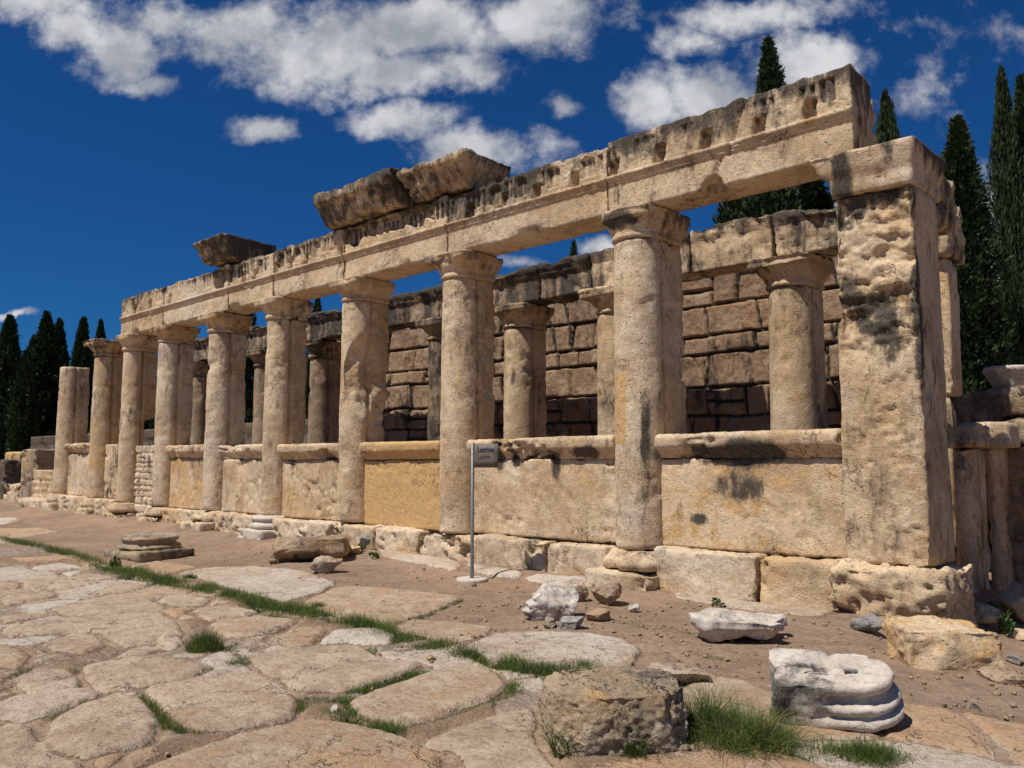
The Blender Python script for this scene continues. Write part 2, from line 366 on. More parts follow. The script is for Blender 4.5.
def flat_mat(name, c, rough=.6, metal=0., bumps=0.):
    mt = bpy.data.materials.new(name); mt.use_nodes = True; n = NT(mt.node_tree); bs = mt.node_tree.nodes['Principled BSDF']
    tcn = n.n('ShaderNodeTexCoord'); q = n.noise(tcn.outputs['Object'], 25, 5, .6)
    n.set(bs.inputs['Base Color'], n.mix(n.ramp(q, .3, .7), tuple(x*.82 for x in c), tuple(min(1, x*1.1) for x in c)))
    bs.inputs['Roughness'].default_value = rough; bs.inputs['Metallic'].default_value = metal; return mt
M['steel'] = flat_mat('brushed_steel', (.20, .19, .18), .5, .6); M['plate'] = flat_mat('sign_plate', (.15, .12, .095), .7, .0)
M['ink'] = flat_mat('dark_lettering', (.025, .03, .045), .6); M['bark'] = flat_mat('bark', (.12, .085, .06), .9)
M['concrete'] = flat_mat('concrete_disc', (.55, .47, .40), .9)
M['hill'] = leaf_mat('hill_scrub', (.03, .05, .02), (.08, .09, .045), 0, .05)
SIDE = 1
# ------------------------------------------------------------------ ground: earth sheet and the paving slabs of the street
def sm(a, b, x): t = np.clip((x-a)/(b-a), 0, 1); return t*t*(3-2*t)
def gz(x, y):
    """height of the trodden earth"""
    x = np.asarray(x, float); y = np.asarray(y, float)
    z = .012*np.sin(x*.9+y*.7)+.010*np.sin(x*2.1-y*1.3)
    z = z-.34*sm(-3.1, -1.9, x)*sm(6.9, 8.3, y)*sm(30, 16, y)           # falls away beyond the end pier
    z = z+.10*sm(7.7, 8.5, y)*sm(-5, -8, x)*sm(40, 20, np.abs(y))        # banked up against the socle
    z = z+.12*sm(-12, -24, x)*sm(6.5, 8, y)
    return z
def ground_at(x, y):
    p = onZ(x, y, 0.)
    for _ in range(4): p = onZ(x, y, float(gz(p[0], p[1])))
    return p
slabs_px = [  # outline in the photograph, pale, orange, height
 ([(178,573),(215,568),(262,567),(305,571),(339,583),(300,597),(283,600),(240,590),(205,580)], .75, 0, .03),
 ([(300,602),(339,585),(400,590),(464,598),(430,612),(381,625),(354,622)], .25, .55, .04),
 ([(390,628),(413,618),(494,626),(480,638),(446,645)], 0, .5, .015),
 ([(462,650),(502,633),(560,634),(625,640),(640,649),(628,667),(560,676),(500,668)], .85, 0, .05),
 ([(318,642),(333,633),(375,630),(398,638),(390,646),(350,644),(321,645)], 1, 0, .08),
 ([(256,652),(275,646),(308,647),(300,652)], .7, 0, .03),
 ([(244,660),(275,651),(312,647),(362,647),(380,660),(425,666),(400,678),(351,691),(300,694),(262,672)], .35, .1, .06),
 ([(348,704),(380,690),(422,678),(468,669),(496,674),(508,687),(500,698),(455,714),(404,729),(369,719)], .05, .45, .06),
 ([(142,691),(200,681),(264,673),(285,683),(303,705),(290,721),(240,730),(195,733),(161,716)], .15, .35, .07),
 ([(98,790),(215,746),(265,732),(312,722),(365,727),(445,751),(440,800),(300,830)], .1, .55, .06),
 ([(418,742),(470,722),(500,712),(537,708),(538,745),(560,775),(480,790),(450,752)], .2, .1, .03),
 ([(9,680),(39,668),(68,671),(82,679),(78,687),(36,694),(18,688)], .3, .1, .05),
 ([(-14,706),(20,694),(50,688),(98,688),(103,694),(45,717),(25,720),(-12,716)], .45, 0, .05),
 ([(58,718),(75,706),(119,694),(143,700),(162,717),(151,745),(89,758),(39,744)], .2, .3, .05),
 ([(84,667),(143,657),(190,662),(208,670),(184,682),(140,687),(102,692),(85,678)], .1, .3, .04),
 ([(50,609),(89,598),(148,596),(166,609),(128,613),(62,616)], .25, .1, .03),
 ([(3,628),(45,620),(104,615),(160,612),(178,625),(182,634),(160,641),(122,648),(100,631),(45,634),(5,638)], .2, .1, .04),
 ([(38,644),(71,633),(98,635),(109,645),(83,655),(53,652)], .2, .3, .04),
 ([(92,593),(125,582),(151,586),(128,592),(104,594)], .2, .2, .05),
 ([(30,568),(59,563),(80,567),(59,571),(39,571)], 1, 0, .04),
 ([(60,573),(76,570),(84,572),(70,576)], 1, 0, .03),
 ([(0,597),(39,589),(57,593),(46,599),(6,605)], .1, .2, .03),
 ([(156,600),(172,595),(210,600),(202,606),(181,607)], .4, .1, .04),
 ([(211,622),(240,617),(264,615),(301,621),(273,633),(234,639),(214,632)], .1, .45, .05),
 ([(189,611),(225,604),(258,610),(239,619),(208,620)], .1, .3, .04),
 ([(270,641),(293,628),(330,629),(312,645),(290,646)], .1, .7, .05),
 ([(-8,645),(12,646),(32,655),(18,668),(-8,668)], .0, .6, .03),
 ([(161,638),(178,635),(184,642),(172,650),(160,647)], .5, 0, .04),
 ([(33,587),(86,579),(101,582),(59,589)], .2, .3, .03),
 ([(-10,580),(18,582),(21,588),(-8,592)], .2, .2, .03),
 ([(-20,735),(20,722),(50,748),(84,765),(88,800),(-20,800)], .1, .3, .03),
 ([(112,660),(126,652),(158,645),(166,651),(140,656)], .3, .1, .03),
 ([(0,615),(44,612),(48,616),(0,624)], .1, .3, .03),
 ([(130,578),(150,573),(165,577),(150,581)], .2, .5, .03),
 ([(460,568),(480,564),(526,573),(518,580),(478,575)], .9, 0, .06),
 ([(521,580),(538,574),(597,580),(592,588),(560,588)], .9, 0, .06),
 ([(380,548),(422,555),(466,563),(455,573),(420,567),(380,559)], .6, .4, .05),
 ([(240,527),(262,527),(262,540),(236,537)], .7, .2, .04),
 ([(672,591),(700,594),(760,602),(830,610),(820,616),(740,608),(676,598)], .5, .3, .03),
 ([(545,690),(660,650),(700,672),(655,700),(560,700)], .2, .2, .0),
 ([(-5,519),(14,519),(22,522),(0,525)], 1, 0, .05),
 ([(170,512),(205,520),(190,527),(165,520)], .5, .2, .05),
 ([(-10,530),(40,527),(60,532),(20,538),(-10,537)], 0, .6, .03),
 ([(130,565),(160,560),(200,566),(168,574),(140,574)], .1, .7, .03),
 ([(500,634),(540,630),(556,633),(530,634)], .5, 0, .0)]
slabs = []
for pts, pale, org, hh in slabs_px:
    P = np.array([ground_at(*p)[:2] for p in pts])
    # round the outline (Chaikin)
    Q = np.roll(P, -1, 0); P = np.stack([P*.88+Q*.12, P*.12+Q*.88], 1).reshape(-1, 2)
    slabs.append((P, pale, org, hh))
def inside_dist(P, X):
    """signed distance to polygon P, positive inside"""
    A = P; B = np.roll(P, -1, 0); ins = np.zeros(len(X), bool); dmin = np.full(len(X), 1e9)
    for a, b in zip(A, B):
        ab = b-a; t = np.clip(((X-a)@ab)/(ab@ab+1e-12), 0, 1); dd = np.hypot(*(X-a-t[:, None]*ab).T); dmin = np.minimum(dmin, dd)
        if abs(b[1]-a[1]) > 1e-12:
            c = ((a[1] > X[:, 1]) != (b[1] > X[:, 1])) & (X[:, 0] < (b[0]-a[0])*(X[:, 1]-a[1])/(b[1]-a[1])+a[0]); ins ^= c
    return np.where(ins, dmin, -dmin)
def kerb_y(x): return np.interp(x, [-60, -18.8, -11.5, -7.5, -5.2, -3.9, 0], [7.0, 5.45, 5.05, 5.0, 4.95, 5.3, 5.6])
# rings around the viewpoint's foot, finer near the street
rr = [1.6]
while rr[-1] < 11: rr.append(rr[-1]*1.0042)
while rr[-1] < 34: rr.append(rr[-1]*1.007)
while rr[-1] < 1600: rr.append(rr[-1]*1.05)
rr = np.array(rr)
th = np.concatenate([np.arange(84, 186, .11), np.arange(186, 444, 3.0)]); th = np.radians(th)
TT, RR = np.meshgrid(th, rr); X = (RR*np.cos(TT)).ravel(); Y = (RR*np.sin(TT)).ravel()
Z = gz(X, Y); P3 = np.column_stack([X, Y, np.zeros(len(X))])
near = (np.hypot(X, Y) < 36)
Zn = np.zeros(len(X)); Pn = P3[near]
rel = .030*fbm(Pn, .8, 1, 3)+.010*fbm(Pn, 4.5, 2, 3)+.004*fbm(Pn, 17, 5, 2)
Z[near] += rel
st = np.zeros((len(X), 4)); isl = np.zeros(len(X), bool)
# street filling: worn irregular stones everywhere between the traced slabs
street = near & (Y < kerb_y(X)) & (Y > -3)
wob = np.column_stack([noise3(P3[street], 1.6, 8), noise3(P3[street], 1.6, 9)])*.22+np.column_stack([noise3(P3[street], 6, 8), noise3(P3[street], 6, 9)])*.04
q = (P3[street][:, :2]+wob)/np.array([1.5, 1.0])
ci = np.floor(q).astype(int); f1 = np.full(len(q), 9.); f2 = f1.copy(); idn = np.zeros(len(q))
for dx in (-1, 0, 1):
    for dy in (-1, 0, 1):
        c = ci+[dx, dy]; jx = _h(c[:, 0], c[:, 1], c[:, 0]*0+1)*.38+.5; jy = _h(c[:, 0], c[:, 1], c[:, 0]*0+2)*.38+.5
        dd = np.hypot(c[:, 0]+jx-q[:, 0], c[:, 1]+jy-q[:, 1]); idv = _h(c[:, 0], c[:, 1], c[:, 0]*0+5)
        up = dd < f1; f2 = np.where(up, f1, np.minimum(f2, dd)); idn = np.where(up, idv, idn); f1 = np.where(up, dd, f1)
edge = (f2-f1)
traced = np.full(len(X), -9.)
for P, pale, org, hh in slabs:
    lo, hi = P.min(0)-.3, P.max(0)+.3
    k = near & (X > lo[0]) & (X < hi[0]) & (Y > lo[1]) & (Y < hi[1])
    if not k.any(): continue
    idx = np.where(k)[0]; p = P3[idx]
    dd = inside_dist(P, p[:, :2])+.022*fbm(p, 9, 3, 3)+.03*fbm(p, 2.2, 4, 1)
    better = dd > traced[idx]; traced[idx] = np.maximum(traced[idx], dd)
    ins = dd > 0
    if hh > 0: rise = sst(dd, -.015, .045); Z[idx] += hh*.45*rise+.004*sst(dd, .0, .2); st[idx, 3] = np.maximum(st[idx, 3], sst(dd, -.03, .03))
    o = idx[ins]; isl[o] = True
    st[o, 1] = org*(.8+.5*fbm(p[ins], 1.3, 7)); st[o, 2] = pale*(.75+.6*fbm(p[ins], 1.7, 6)); st[o, 0] = .25*(1-sst(dd[ins], .0, .08))+.5*fbm(p[ins], 1.2, 12)
    Z[idx] -= .016*np.exp(-((dd+.03)/.035)**2)
sid = np.where(street)[0]; free = traced[sid] < -.035
k = free & (edge > .03); o = sid[k]; isl[o] = True
fade = sst(-traced[sid], .0, .10)
up_ = sst(edge, .01, .06)*fade; Z[sid] += .012*up_+.012*idn*sst(edge, .02, .10)*fade
st[sid, 3] = np.maximum(st[sid, 3], sst(edge, .005, .045)*fade*(.45+.75*sst(fbm(P3[sid], .7, 71, 2), -.3, .1)))
st[o, 0] = .7*fbm(P3[o], 1.0, 14)+.08
st[o, 1] = np.clip(.3+.4*idn[k], 0, 1); st[o, 2] = np.clip(.2-.5*idn[k]+.4*fbm(P3[o], .9, 3), 0, 1)
Z[isl] += .010*fbm(P3[isl], 3.2, 81, 4)+.012*fbm(P3[isl], 1.1, 82, 2)
# earth tone: reddish in places, pale dust along the wall
e = near & ~isl; st[e, 1] = .25+.5*fbm(P3[e], .6, 31, 3); st[e, 2] = np.clip(.5*fbm(P3[e], .9, 33, 4)-.02, 0, 1); st[e, 0] = .1+.6*fbm(P3[e], 1.5, 35, 4)
es = e & (Y < kerb_y(X)); st[es, 2] += .35; st[es, 1] += .1
# the smooth worn rock in the lower right corner
cnr = near & (X > -2.5) & (Y > 3.5) & (Y < 8); st[cnr, 1] += .05
V = np.column_stack([X, Y, Z]); n_r, n_t = TT.shape
i = np.arange(n_r-1)[:, None]*n_t; j = np.arange(n_t)[None]; kk = (j+1) % n_t
Q = np.stack([i+j, i+n_t+j, i+n_t+kk, i+kk], -1).reshape(-1, 4)
Q = Q[:, ::-1]
sel = isl[Q].sum(1) >= 3
Vc = len(V); V = np.vstack([V, [[0, 0, 0.]]]); st = np.vstack([st, [[0, 0, 0, 0]]])
jj = np.arange(n_t); T = np.stack([np.full(n_t, Vc), jj, (jj+1) % n_t], 1)
def subset(V, Q, T, st):
    used = np.unique(np.concatenate([Q.ravel(), T.ravel()])).astype(int); mp = np.full(len(V), -1); mp[used] = np.arange(len(used))
    return G(V[used], mp[Q], mp[T.astype(int)] if len(T) else None), st[used]
g, a = subset(V, Q[~sel], T, st); n0 = g.normals()
if n0[:, 2].mean() < 0: g.Q = g.Q[:, ::-1]; g.T = g.T[:, ::-1]
tag(build('ground', g, M['dirt'], attr=a), kind='structure')
g, a = subset(V, Q[sel], np.zeros((0, 3), int), st)
if g.normals()[:, 2].mean() < 0: g.Q = g.Q[:, ::-1]
tag(build('street_paving', g, M['paving'], attr=a), kind='structure')
GZV = (X, Y, Z)
# distant hill to the north-east
ang = np.radians(np.linspace(70, 118, 90)); hr = np.linspace(0, 1, 24); hv = []
for t_ in hr:
    for a_ in ang:
        r_ = 170+230*t_; dg = math.degrees(a_)
        top = 60*math.exp(-((dg-98)/9)**2)+45*math.exp(-((dg-80)/12)**2)
        h_ = top*math.sin(min(1, t_*1.25)*math.pi*.5)+4*float(noise3(np.array([[a_*20, t_*5, 0]]), 1, 3)[0])*t_ - 1
        hv.append((r_*math.cos(a_), r_*math.sin(a_), h_))
n_ = len(ang); hq = [(r*n_+c, r*n_+c+1, (r+1)*n_+c+1, (r+1)*n_+c) for r in range(len(hr)-1) for c in range(n_-1)]
g = G(hv, hq); 
if g.normals()[:, 2].mean() < 0: g.Q = g.Q[:, ::-1]
tag(build('hill', g, M['hill']), kind='structure')

# ------------------------------------------------------------------ stains and carved detail
def at_(V, s=0., pale=0., org=0., dark=0., f=1.2, seed=0, top=0., topz=None, depth=.35):
    """per-vertex lichen (0), orange (1), pale (2)"""
    o = np.zeros((len(V), 4))
    o[:, 0] = dark-.02+.55*fbm(V, f, seed+1, 4)
    o[:, 1] = org+.55*fbm(V, f*.9, seed+2, 3)
    o[:, 2] = pale+.6*fbm(V, f, seed+4, 3)
    if top:
        tz = V[:, 2].max() if topz is None else topz
        o[:, 0] += top*sst(V[:, 2], tz-depth, tz)*(.7+.6*fbm(V*[1, 1, .25], 3.5, seed+6, 3))
    return o
def blob(V, c, r, amt, o, ch=0):
    dd = ((V-np.array(c))/np.array(r)); o[:, ch] += amt*(1-sst(np.sqrt((dd**2).sum(1)), .4, 1.15)); return o

YB = 8.62          # front plane of the beam
YC = 8.86          # axis of the half columns
ZC = 4.75          # top of capitals
RC = .32
def shaft_rings(x, yc, r0, r1, z0, z1, back, step=.045, nc=22, groove=.075):
    """half column in front, pilaster behind: closed plan swept upward"""
    out = []; nz_ = int((z1-z0)/step)+1
    for z in np.linspace(z0, z1, nz_):
        t = (z-z0)/(z1-z0); r = r0+(r1-r0)*t+.006*math.sin(t*math.pi)
        pts = [(x-r*math.cos(a), yc-r*math.sin(a)) for a in np.linspace(0, math.pi, nc)]
        w = r*1.0
        pts += [(x+r-.01, yc+.025), (x+r-groove, yc+.035), (x+r-groove, yc+.075), (x+w-.005, yc+.085), (x+w, yc+.11)]
        pts += [(x+w, y) for y in np.arange(yc+.145, yc+back, step)]
        pts += [(x+q_, yc+back) for q_ in np.linspace(w, -w, 13)]
        pts += [(x-w, y) for y in np.arange(yc+.145, yc+back, step)[::-1]]
        pts += [(x-w, yc+.11), (x-w+.005, yc+.085), (x-r+groove, yc+.075), (x-r+groove, yc+.035), (x-r+.01, yc+.025)]
        out.append([(p[0], p[1], z) for p in pts])
    return out
def capital_rings(x, yc, r, z0, z1, back, prof, nc=22):
    """same plan, flaring by prof [(t, out)] with a square slab at the top"""
    out = []
    for t, o_, sq in prof:
        z = z0+(z1-z0)*t; rr_ = r+o_; pts = []
        for a in np.linspace(0, math.pi, nc):
            c, s_ = math.cos(a), math.sin(a)
            k = 1/max(abs(c), abs(s_)); k = 1+(k-1)*sq
            pts.append((x-rr_*c*k, yc-rr_*s_*k))
        pts += [(x+rr_, y) for y in np.linspace(yc+.04, yc+back+o_*.6, 12)]
        pts += [(x+q_, yc+back+o_*.6) for q_ in np.linspace(rr_, -rr_, 13)[1:]]
        pts += [(x-rr_, y) for y in np.linspace(yc+.04, yc+back+o_*.6, 12)[::-1][1:]]
        out.append([(p[0], p[1], z) for p in pts])
    return out
CAP = [(0, .0, 0), (.03, .015, 0), (.09, .022, 0), (.14, .018, 0), (.18, .008, 0), (.26, .006, 0), (.30, .02, 0), (.34, .03, 0), (.40, .045, 0), (.48, .065, 0), (.56, .085, .05), (.62, .095, .1), (.66, .10, .5), (.67, .115, .85), (.72, .12, .95), (.80, .12, .95), (.88, .12, .95), (.93, .13, .95), (1, .13, .95)]
def xc_from(pxl, pxy, r, yc=YC):
    """column axis x from the pixel of its left silhouette"""
    d = ray(pxl, pxy); x0 = d[0]*yc/d[1]; dy = abs(d[1])/math.hypot(d[0], d[1]); return x0+r/dy
ORD = ['first', 'second', 'third', 'fourth', 'fifth', 'sixth', 'seventh', 'eighth', 'ninth']
# pixel of left silhouette, row, base height, top, look
cols = [
 dict(px=58, py=400, z0=.66, z1=4.30, cap=0, r=.30, lab='bare column shaft without a capital, at the far left end of the ruined colonnade', org=.15, plinth=1),
 dict(px=92, py=400, z0=.60, z1=4.38, cap=2, r=.32, lab='smooth ochre column with a broken flaring capital and no beam on it, second from the left', org=.5, plinth=1),
 dict(px=121, py=400, z0=.55, z1=4.36, cap=1, r=.31, lab='pitted column under the left end of the long beam, its back strip broken off halfway', org=.25, plinth=2),
 dict(px=156, py=400, z0=.52, z1=4.36, cap=1, r=.30, lab='whitish column just right of the rubble filled gap in the colonnade', pale=.25, org=.05, plinth=2),
 dict(px=206, py=400, z0=.52, z1=4.34, cap=1, r=.30, lab='column with a notched waist below the small overhanging cornice stone', pale=.35, org=.05, plinth=3, notch=(3.62, .5)),
 dict(px=264, py=400, z0=.52, z1=4.36, cap=1, r=.29, lab='column standing on a pale moulded base, behind the two tan boulders', org=.2, plinth=4),
 dict(px=340, py=400, z0=.50, z1=4.36, cap=1, r=.31, lab='column with a large scooped break in its upper right flank, left of the orange parapet slab', org=.25, plinth=0, scoop=True),
 dict(px=441, py=400, z0=.47, z1=4.36, cap=1, r=.315, lab='column directly behind the thin steel sign post', org=.15, plinth=0),
 dict(px=615, py=400, z0=.45, z1=4.36, cap=1, r=.325, lab='largest nearest round column, next to the big square end pier, with an ochre patched strip', pale=.1, org=.0, plinth=5, patch=True),
]
CX = []
for i, c in enumerate(cols):
    r = c['r']; x = xc_from(c['px'], c['py'], r); CX.append(x); c['x'] = x; s = i*11+3
    t = thing('column', (x, YC+.1, c['z0']-(.0 if c['plinth'] == 0 else .4)), c['lab'], 'column', 'columns of the front row')
    back = .54 if i == 8 else .42
    g = loft(shaft_rings(x, YC, r+.012, r-.012, c['z0'], c['z1'], back, .04 if i > 4 else .055), 4)
    V = g.V
    g.rough(s, .008, .006, .005, .014, 1)
    V = g.V
    # back strip worn
    bk = sst(V[:, 1], YC+.12, YC+.3); nrm = g.normals()
    g.V -= nrm*(bk*(.035*sst(fbm(V, 2.6, s+7, 4), .0, .35)+.03*fbm(V, 9, s, 4)))[:, None]
    V = g.V
    if c.get('notch'):
        zz = V[:, 2]-(c['notch'][0]+.35*(V[:, 0]-x)); k = np.exp(-(zz/.10)**2); g.V[:, :2] -= (g.V[:, :2]-[x, YC])*(k*.20*sst(-V[:, 0], -x-.35, -x+.05))[:, None]
    if c.get('scoop'):
        q = (V-[x+.34, YC-.12, 3.05])/[.42, .40, .75]; k = 1-sst(np.sqrt((q**2).sum(1)), .55, 1.05); g.V[:, 0] -= k*(.13+.07*fbm(V, 6, s, 4)); g.V[:, 1] += .08*k*fbm(V, 7, 4, 4)
        q = (V-[x+.34, YC+.3, 1.9])/[.30, .40, .9]; k = 1-sst(np.sqrt((q**2).sum(1)), .55, 1.05); g.V[:, 0] -= k*(.10+.05*fbm(V, 6, s))
    if i == 2:
        k = sst(V[:, 1], YC+.12, YC+.22)*(1-sst(np.abs(V[:, 2]-2.2-.3*fbm(V, 2, 5)), .35, .6)); g.V[:, 1] -= k*(V[:, 1]-YC-.08)*.95
    # drum joints
    for zj in [c['z0']+(c['z1']-c['z0'])*q_ for q_ in ((.42, .78) if i % 2 else (.33, .64))]:
        k = np.exp(-((V[:, 2]-zj-.01*fbm(V, 4, s))/.022)**2); g.V[:, :2] -= (g.V[:, :2]-[x, YC+.1])*(k*.014)[:, None]
    a = at_(g.V, pale=c.get('pale', 0), org=c.get('org', 0)*.75-.05, dark=-.05, seed=s)
    a[:, 1] += .30*sst(g.V[:, 1], YC+.02, YC+.12)
    if c.get('patch'):
        b_ = ((g.V[:, 0] > x-.22) & (g.V[:, 0] < x+.0) & (g.V[:, 1] < YC) & (g.V[:, 2] > 1.75) & (g.V[:, 2] < 2.65)); a[b_, 1] = .95; a[b_, 0] = -.2; a[b_, 2] = 0
        blob(g.V, (x+.22, YC-.2, 1.6), (.06, .3, .9), .6, a); blob(g.V, (x-.03, YC-.3, 3.75), (.09, .2, .25), .6, a)
    part('shaft', g, M['shaft'], t, a)
    if c['cap']:
        zt = ZC-.004 if c['cap'] == 1 else ZC+.05
        pr = [(tt, oo*(1. if c['cap'] == 1 else 1.5)*(1 if i != 8 else .8), sq if i != 8 else sq*.35) for tt, oo, sq in CAP]
        g = loft(capital_rings(x, YC, r+.0, c['z1']-.004, zt, back, pr), 4)
        g.rough(s+5, .022, .014, .005, .03 if i != 8 else .06, 1)
        a = at_(g.V, pale=.2 if i % 2 else 0, org=.12, dark=.0, seed=s+1, top=.25)
        if i == 8: blob(g.V, (x-.1, YC-.4, 4.6), (.35, .3, .13), .8, a)
        if i == 1: a[:, 0] += .35
        a[:, 1] += .25*sst(g.V[:, 1], YC+.0, YC+.12)
        part('capital', g, M['lime'], t, a)
    z0 = c['z0']; pl = c['plinth']
    gb = float(gz(x, 8.3))
    if pl in (1, 2):
        g = box(x-.42, x+.42, YC-.52, YC+.2, gb-.12, z0-.24, .05).rough(s+8, .05, .03, .01, .06, 6)
        part('plinth', g, M['lime'], t, at_(g.V, org=.2, pale=.15, seed=s, dark=.05))
        g = loft([[(x+q_*math.cos(a_), YC-.05+q_*math.sin(a_), z) for a_ in np.linspace(0, 2*math.pi, 40)[:-1]] for z, q_ in [(z0-.236, .41), (z0-.19, .43), (z0-.13, .42), (z0-.09, .38), (z0-.05, .37), (z0-.004, .35)]], 4).rough(s+9, .04, .03, .01, .06, 2)
        part('torus', g, M['lime'], t, at_(g.V, org=.15, pale=.2, seed=s))
    if pl in (3, 4, 5):
        mt_ = M['marble'] if pl == 4 else M['lime']
        g = box(x-.46, x+.46, YC-.60, YC+.1, gb-.12, gb+.17, .04).rough(s+8, .018, .014, .006, .05, 3)
        part('plinth', g, M['lime'] if pl != 4 else mt_, t, at_(g.V, org=.1, pale=.35, seed=s))
        zz0 = gb+.174; zz1 = z0-.004; H_ = zz1-zz0
        prof = [(0, .42), (.10, .455), (.25, .46), (.38, .43), (.42, .39), (.55, .375), (.64, .385), (.68, .41), (.80, .415), (.9, .39), (1, .35)]
        if pl != 4: prof = [(0, .43), (.15, .465), (.35, .475), (.55, .455), (.66, .42), (.72, .40), (.85, .385), (1, .355)]
        g = loft([[(x+q_*math.cos(a_), YC-.06+q_*math.sin(a_), zz0+H_*tt) for a_ in np.linspace(0, 2*math.pi, 44)[:-1]] for tt, q_ in prof], 4).rough(s+9, .03 if pl != 4 else .008, .02 if pl != 4 else .006, .005, .04, 1)
        part('torus', g, mt_, t, at_(g.V, org=.05, pale=.3, seed=s))

# big square end pier
XP0, XP1 = -3.37, -2.56
t = thing('end_pier', (-2.97, 9.1, .45), 'massive square end pier with deeply eroded front face and moulded top', 'pier')
g = box(XP0, XP1, 8.70, 9.50, .50, 4.33, .024); V = g.V
er = sst(V[:, 2]+.35*fbm(V, 1.5, 3), 2.35, 2.95)*(1-sst(V[:, 1], 8.72, 8.9))
g.rough(201, .02, .014, .006, .02, 3)
e_ = fbm(V*[1, 1, 1.7]+.25*np.column_stack([noise3(V, 2.4, 5)]*3), 3.4, 77, 5)
edg = np.minimum(V[:, 0]-XP0, XP1-V[:, 0]); g.V[:, 1] += er*(.02+.07*sst(e_, -.2, .3)+.045*fbm(V*[.7, 1, 1.4], 8, 3, 4)+.022*fbm(V, 22, 6, 2))*sst(edg, -.02, .05)
g.V[:, 0] += (er*.05*sst(fbm(V, 3, 17, 3), 0, .4))*np.where(edg < .03, np.sign(XP0+.4-V[:, 0]), 0)
a = at_(g.V, dark=-.02, org=.05, pale=.12, seed=201)
a[:, 0] += er*(.12+.62*sst(fbm(g.V*[1, 1, .7], 3.4, 8, 5), -.1, .45)); a[:, 1] += er*.2*sst(fbm(g.V, 1.9, 28, 3), -.1, .4)
blob(g.V, (XP1, 8.72, 3.4), (.07, .12, 1.6), .6, a)
part('shaft', g, M['lime'], t, a)
prof = [(0, .005), (.06, .012), (.10, .03), (.30, .035), (.40, .038), (.44, .055), (.50, .10), (.62, .14), (.78, .165), (.84, .185), (.88, .20), (1, .205)]
# moulding spreads towards the street and the west only, the courtyard end runs on
rings = []
for tt, o_ in [(q, b) for q, b in zip(np.linspace(0, 1, 14), np.interp(np.linspace(0, 1, 14), [p[0] for p in prof], [p[1] for p in prof]))]:
    z = 4.334+(4.80-4.334)*tt
    p = resample([(0, 0), (1, 0), (1, 1), (0, 1)], .055)
    p = p*np.array([XP1-XP0+o_*1.35, .92+o_*.65])+np.array([XP0-o_, 8.70-o_*.45])
    rings.append(np.column_stack([p, np.full(len(p), z)]))
g = loft(rings, 8); g.rough(207, .015, .012, .005, .03, 1)
a = at_(g.V, dark=.03, org=.0, pale=.15, seed=207, top=.45, depth=.16); blob(g.V, (XP0+.12, 8.6, 4.5), (.12, .3, .4), .75, a)
a[:, 0] += .5*sst(g.V[:, 2], 4.50, 4.56)*sst(fbm(g.V*[1, 1, .2], 4, 9, 3), -.2, .3); a[:, 0] += .5*sst(g.V[:, 0], XP1+.02, XP1+.08)
part('capital', g, M['lime'], t, a)
g = box(XP0+.15, XP1-.0, 9.68, 10.25, 4.1, 4.72, .045).rough(209, .08, .06, .015, .10, 6)
part('bracket', g, M['lime'], t, at_(g.V, dark=.25, seed=209, top=.3))
g = solid('pier_footing', box(-3.48, -2.33, 8.40, 9.40, -.2, .50, .03).rough(213, .14, .12, .03, .10, 10), M['lime'], 'rough pitted boulder like footing block directly under the square end pier', 'stone block', None)
g_ = None

# ------------------------------------------------------------------ socle and parapets between the columns
def joint_x(px, py, Y=8.55): return onY(px, py, Y)[0]
sj = [(CX[7]-.35, CX[6]+.35)]
socles = [ # x0, x1, z1, labels
 (joint_x(758, 585), XP0-.02, .50, 'cracked socle block between the end pier and a dark open joint', .12),
 (CX[8]+.36, joint_x(757, 585), .50, 'long pale socle block just right of the nearest round column', .02),
 (joint_x(546, 560), CX[8]-.36, .47, 'socle block immediately left of the base of the nearest round column', .02),
 (joint_x(477, 552), joint_x(545, 560), .46, 'socle block just right of the steel sign post', .02),
 (joint_x(418, 545), joint_x(476, 552), .45, 'rough bulging socle block directly behind the foot of the sign post', .10),
 (joint_x(376, 538), joint_x(417, 545), .46, 'socle block under the orange parapet slab, right of the grey angular rock', .03),
 (CX[5]+.36, joint_x(374, 538), .48, 'broken undercut socle course behind the large tan boulder', .12),
 (CX[4]+.38, CX[5]-.38, .50, 'clean squared socle block left of the pale moulded column base', .015),
 (CX[3]+.38, CX[4]-.38, .49, 'short socle block left of the stepped plinth of the notched column', .04),
 (CX[1]+.38, CX[2]-.38, .60, 'socle block below the dark streaked upright slab', .05),
 (CX[0]+.38, CX[1]-.38, .62, 'small socle stone between the two leftmost columns', .07)]
for k, (x0, x1, z1, lab, ch) in enumerate(socles):
    gb = float(gz((x0+x1)/2, 8.4))
    g = box(x0+.008, x1-.008, 8.55, 9.05, gb-.12, z1-.004, .035).rough(300+k*7, .05, .05, .012, max(ch, .04), 5)
    a = at_(g.V, org=.08, pale=.32, dark=-.05, seed=300+k)
    a[:, 1] += .3*(1-sst(g.V[:, 2], .05, .28))
    solid('socle_block', g, M['lime'], lab, 'stone block', 'socle blocks under the parapet', a)
